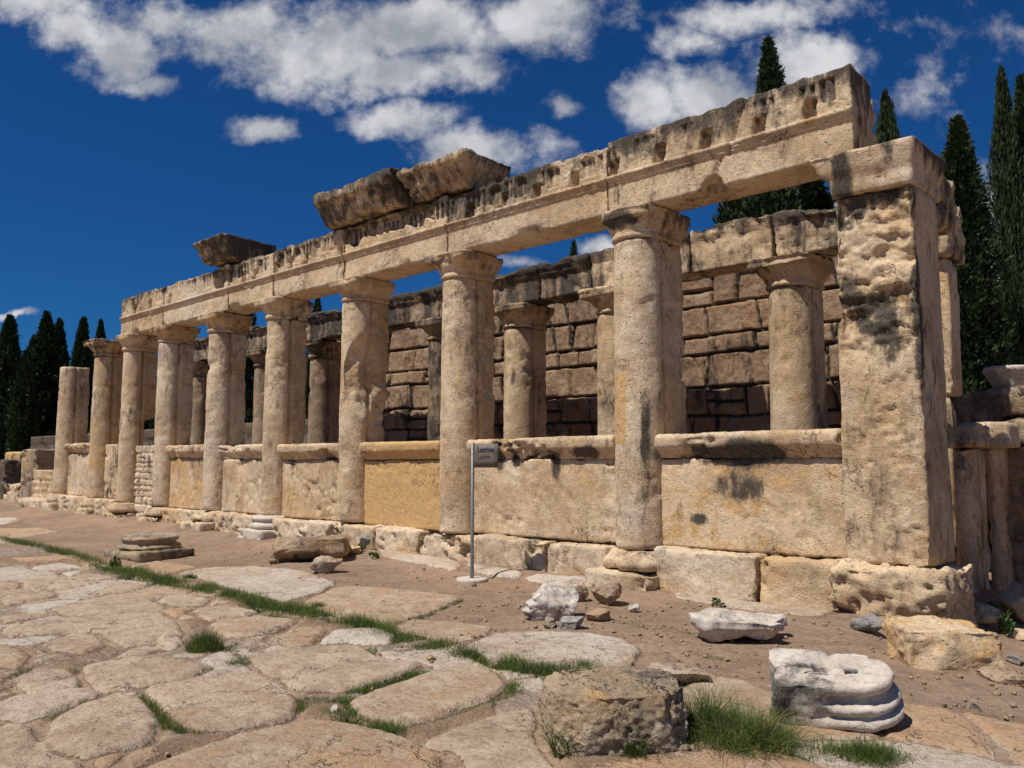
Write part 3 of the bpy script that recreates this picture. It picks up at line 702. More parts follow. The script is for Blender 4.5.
def parapet(k, x0, x1, z0, z1, lab, org=0., pale=0., chip=.03, coping=True, stains=(), topbreak=None, mat='lime', dark=-.05):
    t = thing('parapet_slab', ((x0+x1)/2, 8.98, z0), lab, 'parapet', 'parapet slabs between the columns')
    zc = z1-.30
    g = box(x0, x1, 8.80, 9.16, z0+.004, (zc if coping else z1)-.003, .035).rough(400+k*9, .010, .005, .004, chip*.45, 2)
    a = at_(g.V, org=org, pale=pale, dark=dark, seed=400+k)
    for c, r, amt in stains: blob(g.V, c, r, amt*1.35, a)
    part('panel', g, M[mat], t, a)
    if coping:
        pf = [(8.80, zc), (8.785, zc+.03), (8.745, zc+.08), (8.70, zc+.12), (8.675, zc+.15), (8.665, z1-.04), (8.69, z1-.008), (8.74, z1), (9.16, z1), (9.16, zc)]
        g = extrude_x(pf, x0, x1, .035, .03, 6)
        g.rough(401+k*9, .012, .009, .005, chip*1.5, 2)
        if topbreak:
            V = g.V; q = (V-np.array(topbreak[0]))/np.array(topbreak[1]); kq = 1-sst(np.sqrt((q**2).sum(1)), .6, 1.1); g.V[:, 1] += kq*.12; g.V[:, 2] -= kq*.05*sst(g.V[:, 2], zc+.1, z1)
        a = at_(g.V, org=org*.7, pale=pale+.1, dark=dark, seed=405+k, top=.1)
        for c, r, amt in stains: blob(g.V, c, r, amt*1.35, a)
        part('coping', g, M[mat], t, a)
    return t
b = lambda i: CX[i]-cols[i]['r']+.015
e = lambda i: CX[i]+cols[i]['r']-.015
xm = (e(8)+XP0)/2
parapet(0, e(8), XP0-.012, .50, 1.87, 'broad grey and ochre parapet slab with a black stain, between the nearest round column and the end pier', org=.12, pale=.05,
        stains=[((xm+.05, 8.7, 1.62), (.62, .4, .22), .75), ((xm-.1, 8.8, 1.25), (.42, .3, .22), .50), ((xm-.55, 8.75, 1.62), (.25, .3, .16), .5), ((xm-.62, 8.8, .85), (.16, .2, .08), .6)])
xm = (e(7)+b(8))/2
parapet(1, e(7), b(8), .47, 1.87, 'parapet slab with dark drips under its chipped coping, right of the sign', org=.25, pale=.1, chip=.05,
        stains=[((xm-.75, 8.7, 1.6), (.12, .3, .30), .8), ((xm-.45, 8.7, 1.6), (.10, .3, .32), .7), ((xm+.05, 8.75, 1.65), (.5, .3, .12), .35), ((xm+.3, 8.75, 1.5), (.1, .3, .25), .45), ((xm+.9, 8.7, 1.65), (.25, .3, .1), .6)])
parapet(2, e(6), b(7), .46, 1.87, 'smooth bright orange parapet slab left of the sign', org=.95, pale=-.3, chip=.02, dark=-.25)
parapet(3, e(5), b(6), .48, 1.88, 'pocked parapet slab with a coping split in two tones, between the scooped column and the one on the moulded base', org=.2, pale=.1, chip=.06,
        stains=[((e(5)+.35, 8.7, 1.5), (.1, .3, .6), .3)])
parapet(4, e(4), b(5), .50, 1.90, 'pale parapet slab whose coping is cracked diagonally at the left, right of the notched column', org=.1, pale=.3, chip=.04, topbreak=((e(4)+.35, 8.7, 1.8), (.35, .3, .35)))
parapet(5, e(3), b(4), .49, 1.93, 'narrow looking ochre parapet slab with a whitish coping, left of the notched column', org=.45, pale=.1)
parapet(6, e(1), b(2), .60, 2.02, 'upright slab with dark vertical streaks and no coping, second gap from the left', org=.0, pale=.1, coping=False, chip=.07, mat='lime', dark=.22)
parapet(7, e(0), b(1), .62, 2.08, 'pale parapet slab in the leftmost gap of the colonnade', org=.05, pale=.35)
# rubble fill between third and fourth column
def masonry(x0, x1, y0, y1, z0, z1, rows, wmin, wmax, seed, amp=.05, jd=.05, res=.03, warp=.05, topvar=.0):
    """solid wall whose street face is laid up of irregular stones; returns geometry and per-stone value"""
    g = box(x0, x1, y0, y1, z0, z1, res)
    r_ = np.random.default_rng(seed); V = g.V; f = np.abs(V[:, 1]-y0) < 1e-6
    hs = r_.uniform(.65, 1.35, rows); zs = z0+np.concatenate([[0], np.cumsum(hs)/hs.sum()])*(z1-z0)
    P = V.copy(); P[:, 2] += warp*.7*noise3(V, 1.1, seed)+.012*noise3(V, 6, seed); P[:, 0] += warp*noise3(V, 1.3, seed+4)+.014*noise3(V, 6, seed+3)
    row = np.clip(np.searchsorted(zs, P[:, 2])-1, 0, rows-1); ez = np.minimum(P[:, 2]-zs[row], zs[row+1]-P[:, 2])
    ez = np.where((P[:, 2] > z1-.06) | (P[:, 2] < z0+.02), .2, ez)
    val = np.zeros(len(V)); ed = ez.copy(); tilt = np.zeros(len(V))
    for k in range(rows):
        xs = [x0-r_.uniform(0, wmax)]
        while xs[-1] < x1+wmax: xs.append(xs[-1]+r_.uniform(wmin, wmax)*(hs[k]*.5+.5))
        xs = np.array(xs); m_ = row == k; c = np.clip(np.searchsorted(xs, P[m_, 0])-1, 0, len(xs)-2)
        sl_ = r_.uniform(-.25, .25, len(xs))[c]
        xx = P[m_, 0]+sl_*(P[m_, 2]-zs[k]); c = np.clip(np.searchsorted(xs, xx)-1, 0, len(xs)-2)
        ex = np.minimum(xx-xs[c], xs[c+1]-xx)
        # some stones are split into two courses
        split = r_.random(len(xs))[c] < .10; zm = (zs[k]+zs[k+1])/2; es = np.where(split, np.abs(P[m_, 2]-zm), 9.)
        v_ = r_.random(len(xs))[c]; v_ = np.where(split & (P[m_, 2] > zm), (v_*7.3) % 1, v_)
        ed[m_] = np.minimum(np.minimum(ez[m_], ex), es); val[m_] = v_
    dpt = jd*(1-sst(ed, .010, .034+.012*noise3(V, 3, seed)))+(.5-val)*amp*.9-amp*.22*fbm(V, 3.5, seed+6, 3)+.004*(1-sst(ed, .02, .06))-.016*fbm(V, 11, seed+7, 4)
    g.V[f, 1] += dpt[f]
    if topvar:
        k = V[:, 2] > z1-.5; g.V[k, 2] += topvar*fbm(V[k], .8, seed+9, 3)*sst(V[k, 2], z1-.5, z1)
    return g, val, ed
g, val, ed = masonry(e(2), b(3), 8.82, 9.2, .1, 1.95, 11, .08, .3, 5, .03, .025, .025, .02)
a = at_(g.V, pale=.45, org=-.1, seed=5); a[:, 2] += (val-.5)*.5; a[:, 0] += .4*(1-sst(ed, .0, .02))
solid('rubble_infill', g, M['lime'], 'low infill of small pale rubble stones closing the third gap from the left', 'rubble wall', None, a)

# ------------------------------------------------------------------ beam (architrave and frieze in one stone per bay)
frieze_holes = [(659, 152), (705, 136), (759, 121), (810, 106), (469, 210), (502, 195), (536, 182), (574, 168), (613, 152), (243, 287), (254, 284), (276, 270), (290, 265), (306, 258), (112, 318), (135, 312), (150, 306), (170, 300), (340, 252), (420, 222)]
HX = [onY(x_, y_, YB)[0] for x_, y_ in frieze_holes]
arch_px = [495, 520, 553, 588, 233, 262, 283, 298, 318]
AX = [onY(x_, 190, YB)[0] for x_ in arch_px]
jx = lambda px, py: onY(px, py, YB)[0]
bays = [(CX[8]-.30, -3.09, 5.76, 'long beam block at the right end of the front row, resting on the square pier'),
        (jx(448, 262), CX[8]-.31, 5.73, 'beam block carved with small arches, left of the nearest round column'),
        (jx(344, 300), jx(447, 262), 5.74, 'beam block carrying the big two-piece cornice, its frieze face broken away'),
        (jx(273, 318), jx(343, 300), 5.76, 'fluted beam block just left of the big two-piece cornice'),
        (jx(228, 325), jx(272, 318), 5.76, 'fluted beam block just right of the small overhanging cornice stone'),
        (jx(163, 330), jx(227, 325), 5.78, 'pale whitish beam block with a deep niche below the small cornice stone'),
        (jx(121, 330), jx(162, 330), 5.79, 'last beam block at the left end of the long entablature')]
for k, (x0, x1, zt, lab) in enumerate(bays):
    zb = ZC
    tz = 5.13      # start of mouldings
    pf = [(YB, zb), (YB, tz-.002), (YB-.018, tz), (YB-.018, tz+.035), (YB-.032, tz+.037), (YB-.032, tz+.07), (YB-.05, tz+.072), (YB-.055, tz+.11), (YB-.02, tz+.125), (YB, tz+.13), (YB-.005, zt), (YB+.56, zt), (YB+.56, zb)]
    step_ = lambda a_, b_: .018 if (a_[0] < YB+.1 and b_[0] < YB+.1 and min(a_[1], b_[1]) > tz-.05) else .045
    g = extrude_x(pf, x0+.006, x1-.006, .022 if k < 5 else .035, step_, 9)
    V0 = g.V.copy(); fr = (V0[:, 1] < YB+.03) & (V0[:, 2] > tz+.128) & (V0[:, 2] < zt-.01)
    dep = np.zeros(len(V0)); xx, zz = V0[:, 0]+.012*noise3(V0, 5, 9), V0[:, 2]
    f0 = tz+.13
    # fluting
    ph = (xx % .115)/.115; flute = np.clip(1-((ph-.5)/.36)**2, 0, 1)*sst(zz, f0+.10, f0+.14+.05*noise3(V0, 3, 8))*(1-sst(zz, zt-.13, zt-.09))
    flute = flute*sst(np.sin(xx*8.6+k)+.5*noise3(V0*[1, 0, 0], 3, 30), -.5, -.15)
    wear = sst(fbm(V0*[1, 1, 1], 1.4, 60+k, 3), -.45, .05)
    dep += .034*flute*wear*1.5
    for ax in AX:
        if x0 < ax < x1:
            dx = (xx-ax)/.13; inner = (zz-(f0+.10)) ; rr2 = np.where(zz > f0+.27, np.hypot(dx, (zz-(f0+.27))/.13), np.abs(dx))
            ins = (zz > f0+.08)*(1-sst(rr2, .78, .95)); rim = np.exp(-((rr2-1.08)/.13)**2)*(zz > f0+.08)
            dep = dep*(1-sst(1.35-rr2, 0, .15)*(zz > f0+.08))+ins*.06-rim*.012
    for hx in HX:
        if x0-.1 < hx < x1+.1:
            w_ = .095-.25*(f0+.16-zz)*0+.05*noise3(V0, 5, 90)
            kx = (1-sst(np.abs(xx-hx-.15*(zz-f0-.1)), .05, .085))*(1-sst(np.abs(zz-(f0+.10)), .08, .13+.04*noise3(V0, 4, 44))); dep = np.maximum(dep, kx*.13)
    if k == 2:     # frieze face knocked off, teeth left standing below
        lim = f0+.13+.10*noise3(V0*[1, 0, 0], 4.2, 3)+.04*noise3(V0*[1, 0, 1], 14, 3)
        dep = np.where(xx < x1-.35, np.maximum(dep*.2, .13*sst(zz, lim, lim+.03)), dep)
    if k == 5:
        kx = (1-sst(np.abs(xx-(x1-.42)), .17, .2))*sst(zz, f0+.02, f0+.06)*sst(xx, x1-1, x1-.3); dep = np.maximum(dep*1.0, kx*.2)
        kx = (1-sst(np.abs(xx-(x1-.28)), .05, .07))*sst(zz, f0+.02, f0+.06); dep = np.maximum(dep, kx*.32)
    g.V[fr, 1] += dep[fr]
    # crest broken along the top, ends and lower arris chipped
    tp = sst(V0[:, 2], zt-.16, zt); g.V[:, 2] -= tp*(.035+.05*sst(fbm(V0, 1.6, 33+k, 3), -.2, .5)+.03*fbm(V0, 6, 13+k, 2))
    lw = (1-sst(V0[:, 2], zb, zb+.14))*(1-sst(V0[:, 1], YB, YB+.12))*sst(fbm(V0*[1, 0, 0], 1.7, 70+k, 3), .05, .45); g.V[:, 2] += lw*.07; g.V[:, 1] += lw*.05
    if k == 0:     # long diagonal crack
        xcr = jx(722, 170)+(V0[:, 2]-5.1)*.33+.05*noise3(V0*[0, 0, 1], 4, 5)+np.where(V0[:, 2] > 5.12, .10, 0)
        cr = np.exp(-((V0[:, 0]-xcr)/.02)**2)*(V0[:, 1] < YB+.2); g.V[:, 1] += cr*.06
        lw = (1-sst(np.hypot((V0[:, 0]-jx(712, 190))/.16, (V0[:, 2]-zb)/.14), .5, 1.1))*(V0[:, 1] < YB+.15); g.V[:, 2] += lw*.10; g.V[:, 1] += lw*.07
    dm = fr.astype(float); g.rough(500+k*5, .012, .007, .006, .012, 0)
    V = g.V
    a = at_(V, org=.03, pale=.08 if k != 5 else .45, dark=-.05, seed=500+k, top=.75, topz=zt, depth=.42)
    a[:, 0] += .45*(dep > .02)*fr*(flute > .35)*wear  # flute grooves darkened: settled dirt plus groove shade painted into the colour
    a[:, 0] += .22*sst(V0[:, 2], f0, f0+.1)*(.6+.9*fbm(V0, 1.3, 70+k, 3))
    if k in (1,): a[:, 0] += .40*sst(V0[:, 2], tz-.02, tz+.1)*(1-sst(V0[:, 0], x0+1.6, x0+2.4))
    if k == 2: a[:, 0] -= .18; a[:, 1] += .12*(V0[:, 2] > f0)
    if k == 0: blob(V, (x0+.12, YB, 4.95), (.07, .3, .3), .6, a); a[:, 0] += .35*sst(V0[:, 0], x1-.02, x1)
    if k == 5: a[:, 0] -= .15
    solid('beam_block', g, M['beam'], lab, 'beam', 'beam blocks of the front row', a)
# remnant standing behind the right beam end
g = box(-3.55, -3.13, 9.20, 9.44, 4.81, 5.62, .035).rough(555, .05, .03, .01, .06, 4)
solid('beam_fragment', g, M['beam'], 'narrow dark stained stone standing on the pier behind the front beam end', 'stone block', None, at_(g.V, dark=.3, seed=4, top=.3))

# cornice stones lying on the beam
def cornice(name, x0, x1, z0, z1, y0, y1, lab, seed, slope=.0, chip=.05, undercut=.42, dark=.3):
    pf = [(YB-.02, z0), (y0+.24, z0+.03), (y0+.20, z0+.08), (y0+.17, z0+.18), (y0+.13, z0+.20), (y0+.10, z0+.32), (y0+.03, z0+.36), (y0, z0+.42), (y0, z1-.03), (y0+.03, z1), (y1, z1), (y1, z0)]
    pf = [(y_, min(z_, z1)) for y_, z_ in pf]
    g = extrude_x(pf, x0, x1, .04, .04, 7)
    # ends flare too
    t_ = sst(g.V[:, 2], z0, z1); xm_ = (x0+x1)/2; g.V[:, 0] = xm_+(g.V[:, 0]-xm_)*(1+(t_-1)*undercut*.35/(x1-x0))
    g.V[:, 2] += slope*(g.V[:, 0]-x0)
    g.rough(seed, .035, .04, .012, min(chip, .04), 1)
    a = at_(g.V, dark=dark+.2, org=.05, seed=seed, top=.3, depth=.3)
    return solid(name, g, M['beam'], lab, 'cornice stone', 'cornice stones on the front beam', a)
X0 = onY(313, 195, 8.22)[0]
cornice('cornice_block', X0, jx(410, 172)-.03, 5.755, 6.33, 8.22, 9.5, 'long dark cornice stone overhanging the beam, left piece of the big pair', 611, 0)
cornice('cornice_block', jx(410, 172)+.0, -8.72, 5.755, 6.26, 8.30, 9.4, 'chunky rounded cornice stone, right piece of the big pair', 617, -.02, .12, .9, .15)
X0 = onY(192, 247, 8.15)[0]
cornice('cornice_block', X0, -15.8, 5.80, 6.26, 8.15, 9.5, 'single small flat-topped cornice stone standing alone above the notched column', 623, 0, .03, .15, .38)

# ------------------------------------------------------------------ rear row
Y1 = 12.3
rear_px = [(768, 340, .36, 'rear column seen through the bay beside the end pier, its lower shaft patched in grey'),
           (597, 380, .34, 'rear column half hidden just left of the nearest round front column'),
           (503.5, 380, .34, 'rear column seen between the sign column and the nearest round column'),
           (427.5, 400, .30, 'slim dark streaked rear column just left of the sign column'),
           (308.5, 400, .30, 'rear column seen right of the front column on the moulded base'),
           (253, 400, .30, 'rear column in front of dark trees, left of the front column on the moulded base'),
           (190, 400, .30, 'leftmost rear column, seen between the whitish and the notched front columns')]
RX = []
for i, (px, py, r, lab) in enumerate(rear_px):
    x = xc_from(px, py, r, Y1+.3); RX.append(x); s = 700+i*7; r2 = r
    t = thing('rear_column', (x, Y1+.3, .0), lab, 'column', 'columns of the rear row')
    zc = 4.28
    g = loft(shaft_rings(x, Y1+.3, r2+.01, r2-.02, .02, zc, .45, .06), 4).rough(s, .015, .012, .006, .018, 1)
    a = at_(g.V, org=.08, pale=-.05, dark=.0 if i != 3 else .45, seed=s)
    if i == 0: q = (g.V[:, 2] < 2.35+.25*(g.V[:, 0]-x)); a[q, 0] += .12; a[q, 2] += .2
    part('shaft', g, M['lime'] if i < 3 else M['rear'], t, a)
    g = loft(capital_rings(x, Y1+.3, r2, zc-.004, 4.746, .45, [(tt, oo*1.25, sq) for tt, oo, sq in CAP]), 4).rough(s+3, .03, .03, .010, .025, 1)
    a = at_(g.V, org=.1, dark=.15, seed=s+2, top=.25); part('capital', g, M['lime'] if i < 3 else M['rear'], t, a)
jr = [(-3.9, RX[0]-.12), (RX[0]-.14, onY(690, 240, Y1)[0]), (onY(689, 240, Y1)[0], RX[1]-.3), (RX[1]-.32, onY(540, 260, Y1)[0]), (onY(539, 260, Y1)[0], onY(440, 290, Y1)[0]), (onY(439, 290, Y1)[0], onY(365, 300, Y1)[0]), (onY(364, 300, Y1)[0], RX[4]), (RX[4]-.01, RX[5]), (RX[5]-.01, onY(187, 340, Y1)[0])]
rl = ['rear beam block running behind the end pier with a clean pale face', 'short rear beam block with a stepped dark top, above the patched rear column', 'rear beam block partly hidden by the nearest round front column',
      'rear beam block with a jagged black top, left of the nearest round column', 'black and white streaked rear beam block above the slot left of the nearest round column', 'dark dripping rear beam block seen left of the sign column', 'rear beam block behind the scooped column',
      'rear beam block seen just right of the column on the moulded base', 'farthest rear beam block at the left, in front of dark trees']
for k, ((xb, xa), lab) in enumerate(zip(jr, rl)):
    x0, x1 = min(xa, xb), max(xa, xb); zt = 5.50+(.07 if k == 1 else 0)
    pf = [(Y1, ZC), (Y1, 5.20), (Y1-.05, 5.22), (Y1-.06, 5.30), (Y1-.10, 5.34), (Y1-.11, zt-.03), (Y1-.08, zt), (Y1+.6, zt), (Y1+.6, ZC)]
    if k < 3: pf = [(Y1, ZC), (Y1, 5.28), (Y1-.04, 5.33), (Y1-.05, zt-.02), (Y1-.02, zt), (Y1+.6, zt), (Y1+.6, ZC)]
    g = extrude_x(pf, x0+.01, x1-.01, .06, .045, 6); V0 = g.V.copy()
    tp = sst(V0[:, 2], zt-.2, zt); g.V[:, 2] -= tp*(.02+.14*sst(fbm(V0, 1.3, 40+k, 3), 0, .5))
    g.rough(760+k, .03, .03, .012, .03, 2)
    a = at_(g.V, org=-.02, pale=.1, dark=.18 if k < 3 else .32, seed=760+k, top=.65, topz=zt, depth=.3)
    a[:, 0] += (.25 if k < 3 else .55)*sst(fbm(g.V*[1, 0, .12], 3.5, 5, 3), 0, .3)
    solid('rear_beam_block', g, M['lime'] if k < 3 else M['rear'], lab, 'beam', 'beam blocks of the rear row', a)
# second pier behind the end pier
t = thing('rear_pier', (-3.4, 12.6, 0), 'square rear pier with rough broken top, seen just right behind the end pier', 'pier')
g = box(-3.92, -3.17, 12.12, 12.62, 2.42, 4.3, .05).rough(801, .02, .015, .005, .03, 3); part('shaft', g, M['lime'], t, at_(g.V, dark=.0, org=.05, seed=3))
g = box(-3.90, -3.24, 12.16, 12.60, -.4, 2.41, .06).rough(802, .02, .015, .005, .03, 3); part('lower_shaft', g, M['lime'], t, at_(g.V, dark=.0, seed=4))
g = box(-4.0, -3.12, 12.0, 12.75, 4.31, 5.15, .05).rough(803, .08, .06, .02, .14, 6); part('broken_capital', g, M['lime'], t, at_(g.V, dark=.28, seed=5, top=.3))
# back wall
g, val, ed = masonry(onY(322, 400, 14.3)[0], onY(858, 300, 14.3)[0], 14.3, 14.95, -.1, 5.22, 10, .4, 1.05, 24, .11, .09, .028, .045)
a = at_(g.V, org=.05, pale=-.05, dark=-.03, seed=21); a[:, 0] += (val-.5)*.35; a[:, 2] += (val*5.1 % 1-.6)*.3; a[:, 1] += (val*3.3 % 1-.5)*.3+.25*(1-sst(g.V[:, 2], 1.8, 3.0)); a[:, 0] += 1.1*(1-sst(ed, 0.005, .035))
a[:, 0] += .45*sst(fbm(g.V*[1, 1, .2], 1.2, 15, 3), .18, .5)
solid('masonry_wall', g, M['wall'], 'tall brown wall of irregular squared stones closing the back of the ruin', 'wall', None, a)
g = box(onY(318, 400, 14.3)[0], onY(860, 300, 14.3)[0], 14.24, 15.0, 5.225, 5.66, .07); V0 = g.V.copy()
kx = np.zeros(len(V0))
for xj in np.arange(-20, -4, 1.37): kx += np.exp(-((V0[:, 0]-xj)/.03)**2)
g.V[:, 1] += kx*.08*(V0[:, 1] < 14.3); g.rough(831, .05, .03, .012, .10, 4)
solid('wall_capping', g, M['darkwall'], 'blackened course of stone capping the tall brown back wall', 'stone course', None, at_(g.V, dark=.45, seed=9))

# ------------------------------------------------------------------ sign post
sp_ = ground_at(472, 581)
t = thing('sign_post', sp_, 'thin brushed steel post on a round disc foot carrying a small brown grey latrine sign', 'sign')
def cyl(x, y, prof, n=28):
    return loft([[(x+r*math.cos(a_), y+r*math.sin(a_), z) for a_ in np.linspace(0, 2*math.pi, n+1)[:-1]] for z, r in prof], 3)
part('foot', cyl(sp_[0], sp_[1], [(sp_[2]-.03, .205), (sp_[2]+.03, .205), (sp_[2]+.04, .195)], 40), M['concrete'], t)
zt = sp_[2]+1.80
part('pole', cyl(sp_[0], sp_[1], [(sp_[2]+.04, .03), (sp_[2]+.06, .024), (zt-.002, .024), (zt, .020)], 20), M['steel'], t)
ra = R(12)     # the plate is turned a little to the viewer
pm_ = Matrix.Rotation(ra, 3, 'Z')
def on_plate(g): 
    g.rotz(ra); g.V += np.array([sp_[0], sp_[1], 0]); return g
pg = box(.03, .395, -.006, .006, zt-.325, zt-.012, .1)
pl = part('plate', on_plate(pg), M['plate'], t)
for txt, zz_, size, bold in (('Latrina', zt-.120, .092, .0024), ('Latrin', zt-.215, .088, .0)):
    cu = bpy.data.curves.new('lettering', 'FONT'); cu.body = txt; cu.size = size*1.05; cu.extrude = .0012; cu.offset = bold; cu.resolution_u = 3
    to = bpy.data.objects.new('tmp', cu); COL.objects.link(to)
    dg_ = bpy.context.evaluated_depsgraph_get(); me = bpy.data.meshes.new_from_object(to.evaluated_get(dg_)); bpy.data.objects.remove(to)
    me.name = 'lettering'; me.materials.clear(); me.materials.append(M['ink'])
    lo = bpy.data.objects.new('lettering', me); COL.objects.link(lo); lo.parent = pl
    w_ = max(v_.co.x for v_ in me.vertices); k_ = (.262 if bold else .20)/w_
    p_ = pm_ @ Vector((.078, -.0085, 0))
    lo.matrix_parent_inverse = Matrix.Identity(4)
    me.transform(Matrix.Translation((p_.x, p_.y, 0)) @ Matrix.Rotation(ra, 4, 'Z') @ Matrix.Rotation(R(90), 4, 'X') @ Matrix.Diagonal((k_, 1.0, 1, 1)))
    me.transform(Matrix.Translation((0, 0, zz_-sp_[2])))

# ------------------------------------------------------------------ loose stones
def scale_at(p): return FL/((p-np.array([0, 0, EYE]))@FW)
def rock(name, cx, by, wpx, depth, h, mat, lab, seed, rz=.0, sink=.04, cat='rock', group=None, attr={}, **kw):
    """a loose stone whose near foot stands at the given spot; wpx wide in the photograph"""
    p = ground_at(cx, by); w = wpx/scale_at(p)
    c = p+np.array([-.679, .734, 0])*-0
    v = np.array([p[0], p[1]]); v = v/np.linalg.norm(v)
    ctr = np.array([p[0]+v[0]*depth*.38, p[1]+v[1]*depth*.38]); z = float(gz(*ctr))
    g = rockG(w, depth, h+sink, seed, **kw)
    if name == 'fluted_fragment':
        k = sst(-g.V[:, 0], w*.18, w*.34); g.V[:, 0] += k*.022*np.sin(g.V[:, 2]*95)*sst(g.V[:, 2], .05, .09)
    g.rotz(rz+AZ-math.pi/2); g.move(ctr[0], ctr[1], z-sink+.02)
    return solid(name, g, M[mat], lab, cat, group, at_(g.V, seed=seed, f=2.5, **attr))
rock('boulder', 311, 562, 76, .62, .36, 'rock', 'large tan pocked boulder lying before the colonnade, behind a small angular rock', 21, rz=.15, attr=dict(dark=.15, org=.1), boxy=.7, cuts=7, cut=(.40, .62))
rock('rock', 325, 573, 36, .34, .25, 'rock', 'small pale speckled angular rock in front of the large tan boulder', 24, attr=dict(pale=.25), cuts=12)
rock('rock', 369, 549, 21, .30, .27, 'grey', 'grey angular stone leaning against the socle right of the large tan boulder', 27, cuts=11, attr=dict(pale=.3))
rock('rock', 351, 558, 22, .3, .14, 'lime', 'low ochre stone wedged between the large tan boulder and the grey stone', 29, attr=dict(org=.3))
rock('rock', 274, 564, 10, .12, .07, 'rock', 'fist sized stone at the left foot of the large tan boulder', 31)
rock('fluted_fragment', 553, 621, 62, .46, .30, 'marble', 'white broken architectural fragment with fluted left edge, lying in the dirt right of the sign', 33, rz=.2, attr=dict(dark=.12, pale=.2), boxy=.5)
rock('rock', 605, 606, 34, .34, .24, 'rock', 'tan rock just behind the white fluted fragment', 35, attr=dict(pale=.25))
rock('rock', 580, 602, 17, .2, .20, 'rock', 'small pitted rock squeezed between the white fragment and the tan rock', 37, attr=dict(dark=.1))
rock('rock', 570, 631, 30, .25, .10, 'grey', 'flat greyish stone at the right foot of the white fluted fragment', 39)
rock('rock', 600, 622, 30, .25, .09, 'rock', 'low reddish stone right of the flat greyish stone', 41, attr=dict(org=.3))
rock('rock', 549, 630, 14, .16, .08, 'rock', 'small pale stone under the front of the white fluted fragment', 43, attr=dict(pale=.2))
rock('rock', 634, 612, 12, .12, .06, 'marble', 'little white stone on the dirt below the nearest column base', 45)
rock('rock', 592, 691, 10, .1, .05, 'rock', 'tiny stone on the paving left of the big lichen covered block', 49)
rock('rock', 697, 622, 10, .12, .04, 'rock', 'small orange tan pebble lying alone on the bare dirt', 47, attr=dict(org=.4))
rock('rock', 653, 758, 20, .12, .075, 'rock', 'small pinkish stone at the right foot of the lichen covered block', 51, attr=dict(pale=.2))
rock('rock', 334, 716, 9, .08, .04, 'marble', 'tiny pale stone in the grass between two paving slabs', 53)
rock('rock', 431, 663, 11, .08, .03, 'rock', 'small reddish flake of stone on bare earth between paving slabs', 55, attr=dict(org=.5))
rock('rock', 474, 587, 6, .07, .05, 'rock', 'tiny pebble at the foot of the sign disc', 57)
rock('rock', 868, 634, 31, .30, .15, 'grey', 'blue grey angular stone in front of the pier footing', 59, attr=dict(pale=.0), cuts=12)
rock('rock', 974, 713, 12, .1, .03, 'rock', 'small dark flake of stone on the smooth dirt at the lower right', 61)
rock('stone_block', 684, 686, 60, .5, .07, 'rock', 'low pale pitted stone half buried behind the lichen covered block', 63, rz=.3, attr=dict(pale=.35), boxy=.5)
rock('lichen_block', 614, 757, 146, .62, .265, 'lichen', 'big squared lichen covered block in the foreground with weeds at its foot', 65, rz=.12, attr=dict(dark=.02, pale=.15), boxy=.86, cuts=7, cut=(.55, .72), n=46, low=.06, mid=.035, hi=.03)
# right of the pier
rock('stone_block', 938, 668, 92, .7, .26, 'lime', 'yellowish squared stone stepping down from the pier footing', 67, rz=-.1, attr=dict(org=.4), boxy=.88, cuts=6, cut=(.52, .7), sink=.15)
rock('rock', 978, 622, 40, .4, .20, 'lime', 'rounded yellowish stone between the pier footing and the right edge of the picture', 69)
rock('rock', 1018, 622, 44, .5, .42, 'lime', 'upright rough stone at the right edge behind the weeds', 71, boxy=.6, attr=dict(org=.1))
rock('rock', 963, 602, 22, .3, .26, 'rock', 'broken stone in the shadow at the foot of the low pilasters', 73)
rock('rock', 1022, 640, 40, .4, .06, 'lime', 'flat stone by the right edge below the upright rough stone', 75)
rock('rock', 1015, 664, 18, .2, .06, 'grey', 'dark grey stone in the dirt by the right edge', 77)
rock('rock', 985, 640, 30, .3, .05, 'lime', 'thin flat stone beside the rounded yellowish stone', 79)
rock('rock', 1010, 690, 40, .6, .07, 'rock', 'low pinkish rock shelf at the right edge of the dirt slope', 81, attr=dict(org=.2, pale=.1))

# white slab with cut top, lying on the dirt
p = ground_at(752, 654); r_ = p+np.array([-.35, .42, 0])
P2 = np.array([(-.42, -.02), (-.33, -.22), (-.05, -.26), (.10, -.30), (.22, -.33), (.36, -.24), (.34, -.10), (.46, .02), (.44, .12), (.20, .17), (.05, .26), (-.16, .28), (-.30, .12)])
P2 = resample([tuple(q) for q in P2], .035)
g = loft([np.column_stack([P2*q, np.full(len(P2), z)]) for z, q in [(.0, .80), (.05, .84), (.09, .92), (.10, 1.), (.14, 1.), (.18, .995), (.21, .98)]], 9)
g.V[:, 2] *= .82; g.V[:, 2] += g.V[:, 0]*-.02; g.rough(90, .03, .03, .012, .03, 0)
k = np.exp(-((g.V[:, 1]-.02-.15*g.V[:, 0])/.02)**2)*(g.V[:, 2] > .15)*(np.abs(g.V[:, 0]-.12) < .16); g.V[:, 2] -= .04*k
k = np.exp(-((g.V[:, 1]+.06)/.03)**2-((g.V[:, 0]+.08)/.07)**2)*(g.V[:, 2] > .15); g.V[:, 2] -= .05*k
g.rotz(AZ-math.pi/2+.05); g.move(r_[0], r_[1], float(gz(r_[0], r_[1]))+.02)
t = thing('marble_slab', (r_[0], r_[1], float(gz(r_[0], r_[1]))), 'whitish broken marble slab with a flat notched top, lying left of the pier footing', 'stone slab')
part('top_slab', g, M['marble'], t, at_(g.V, pale=.2, dark=-.05, seed=3, f=3))
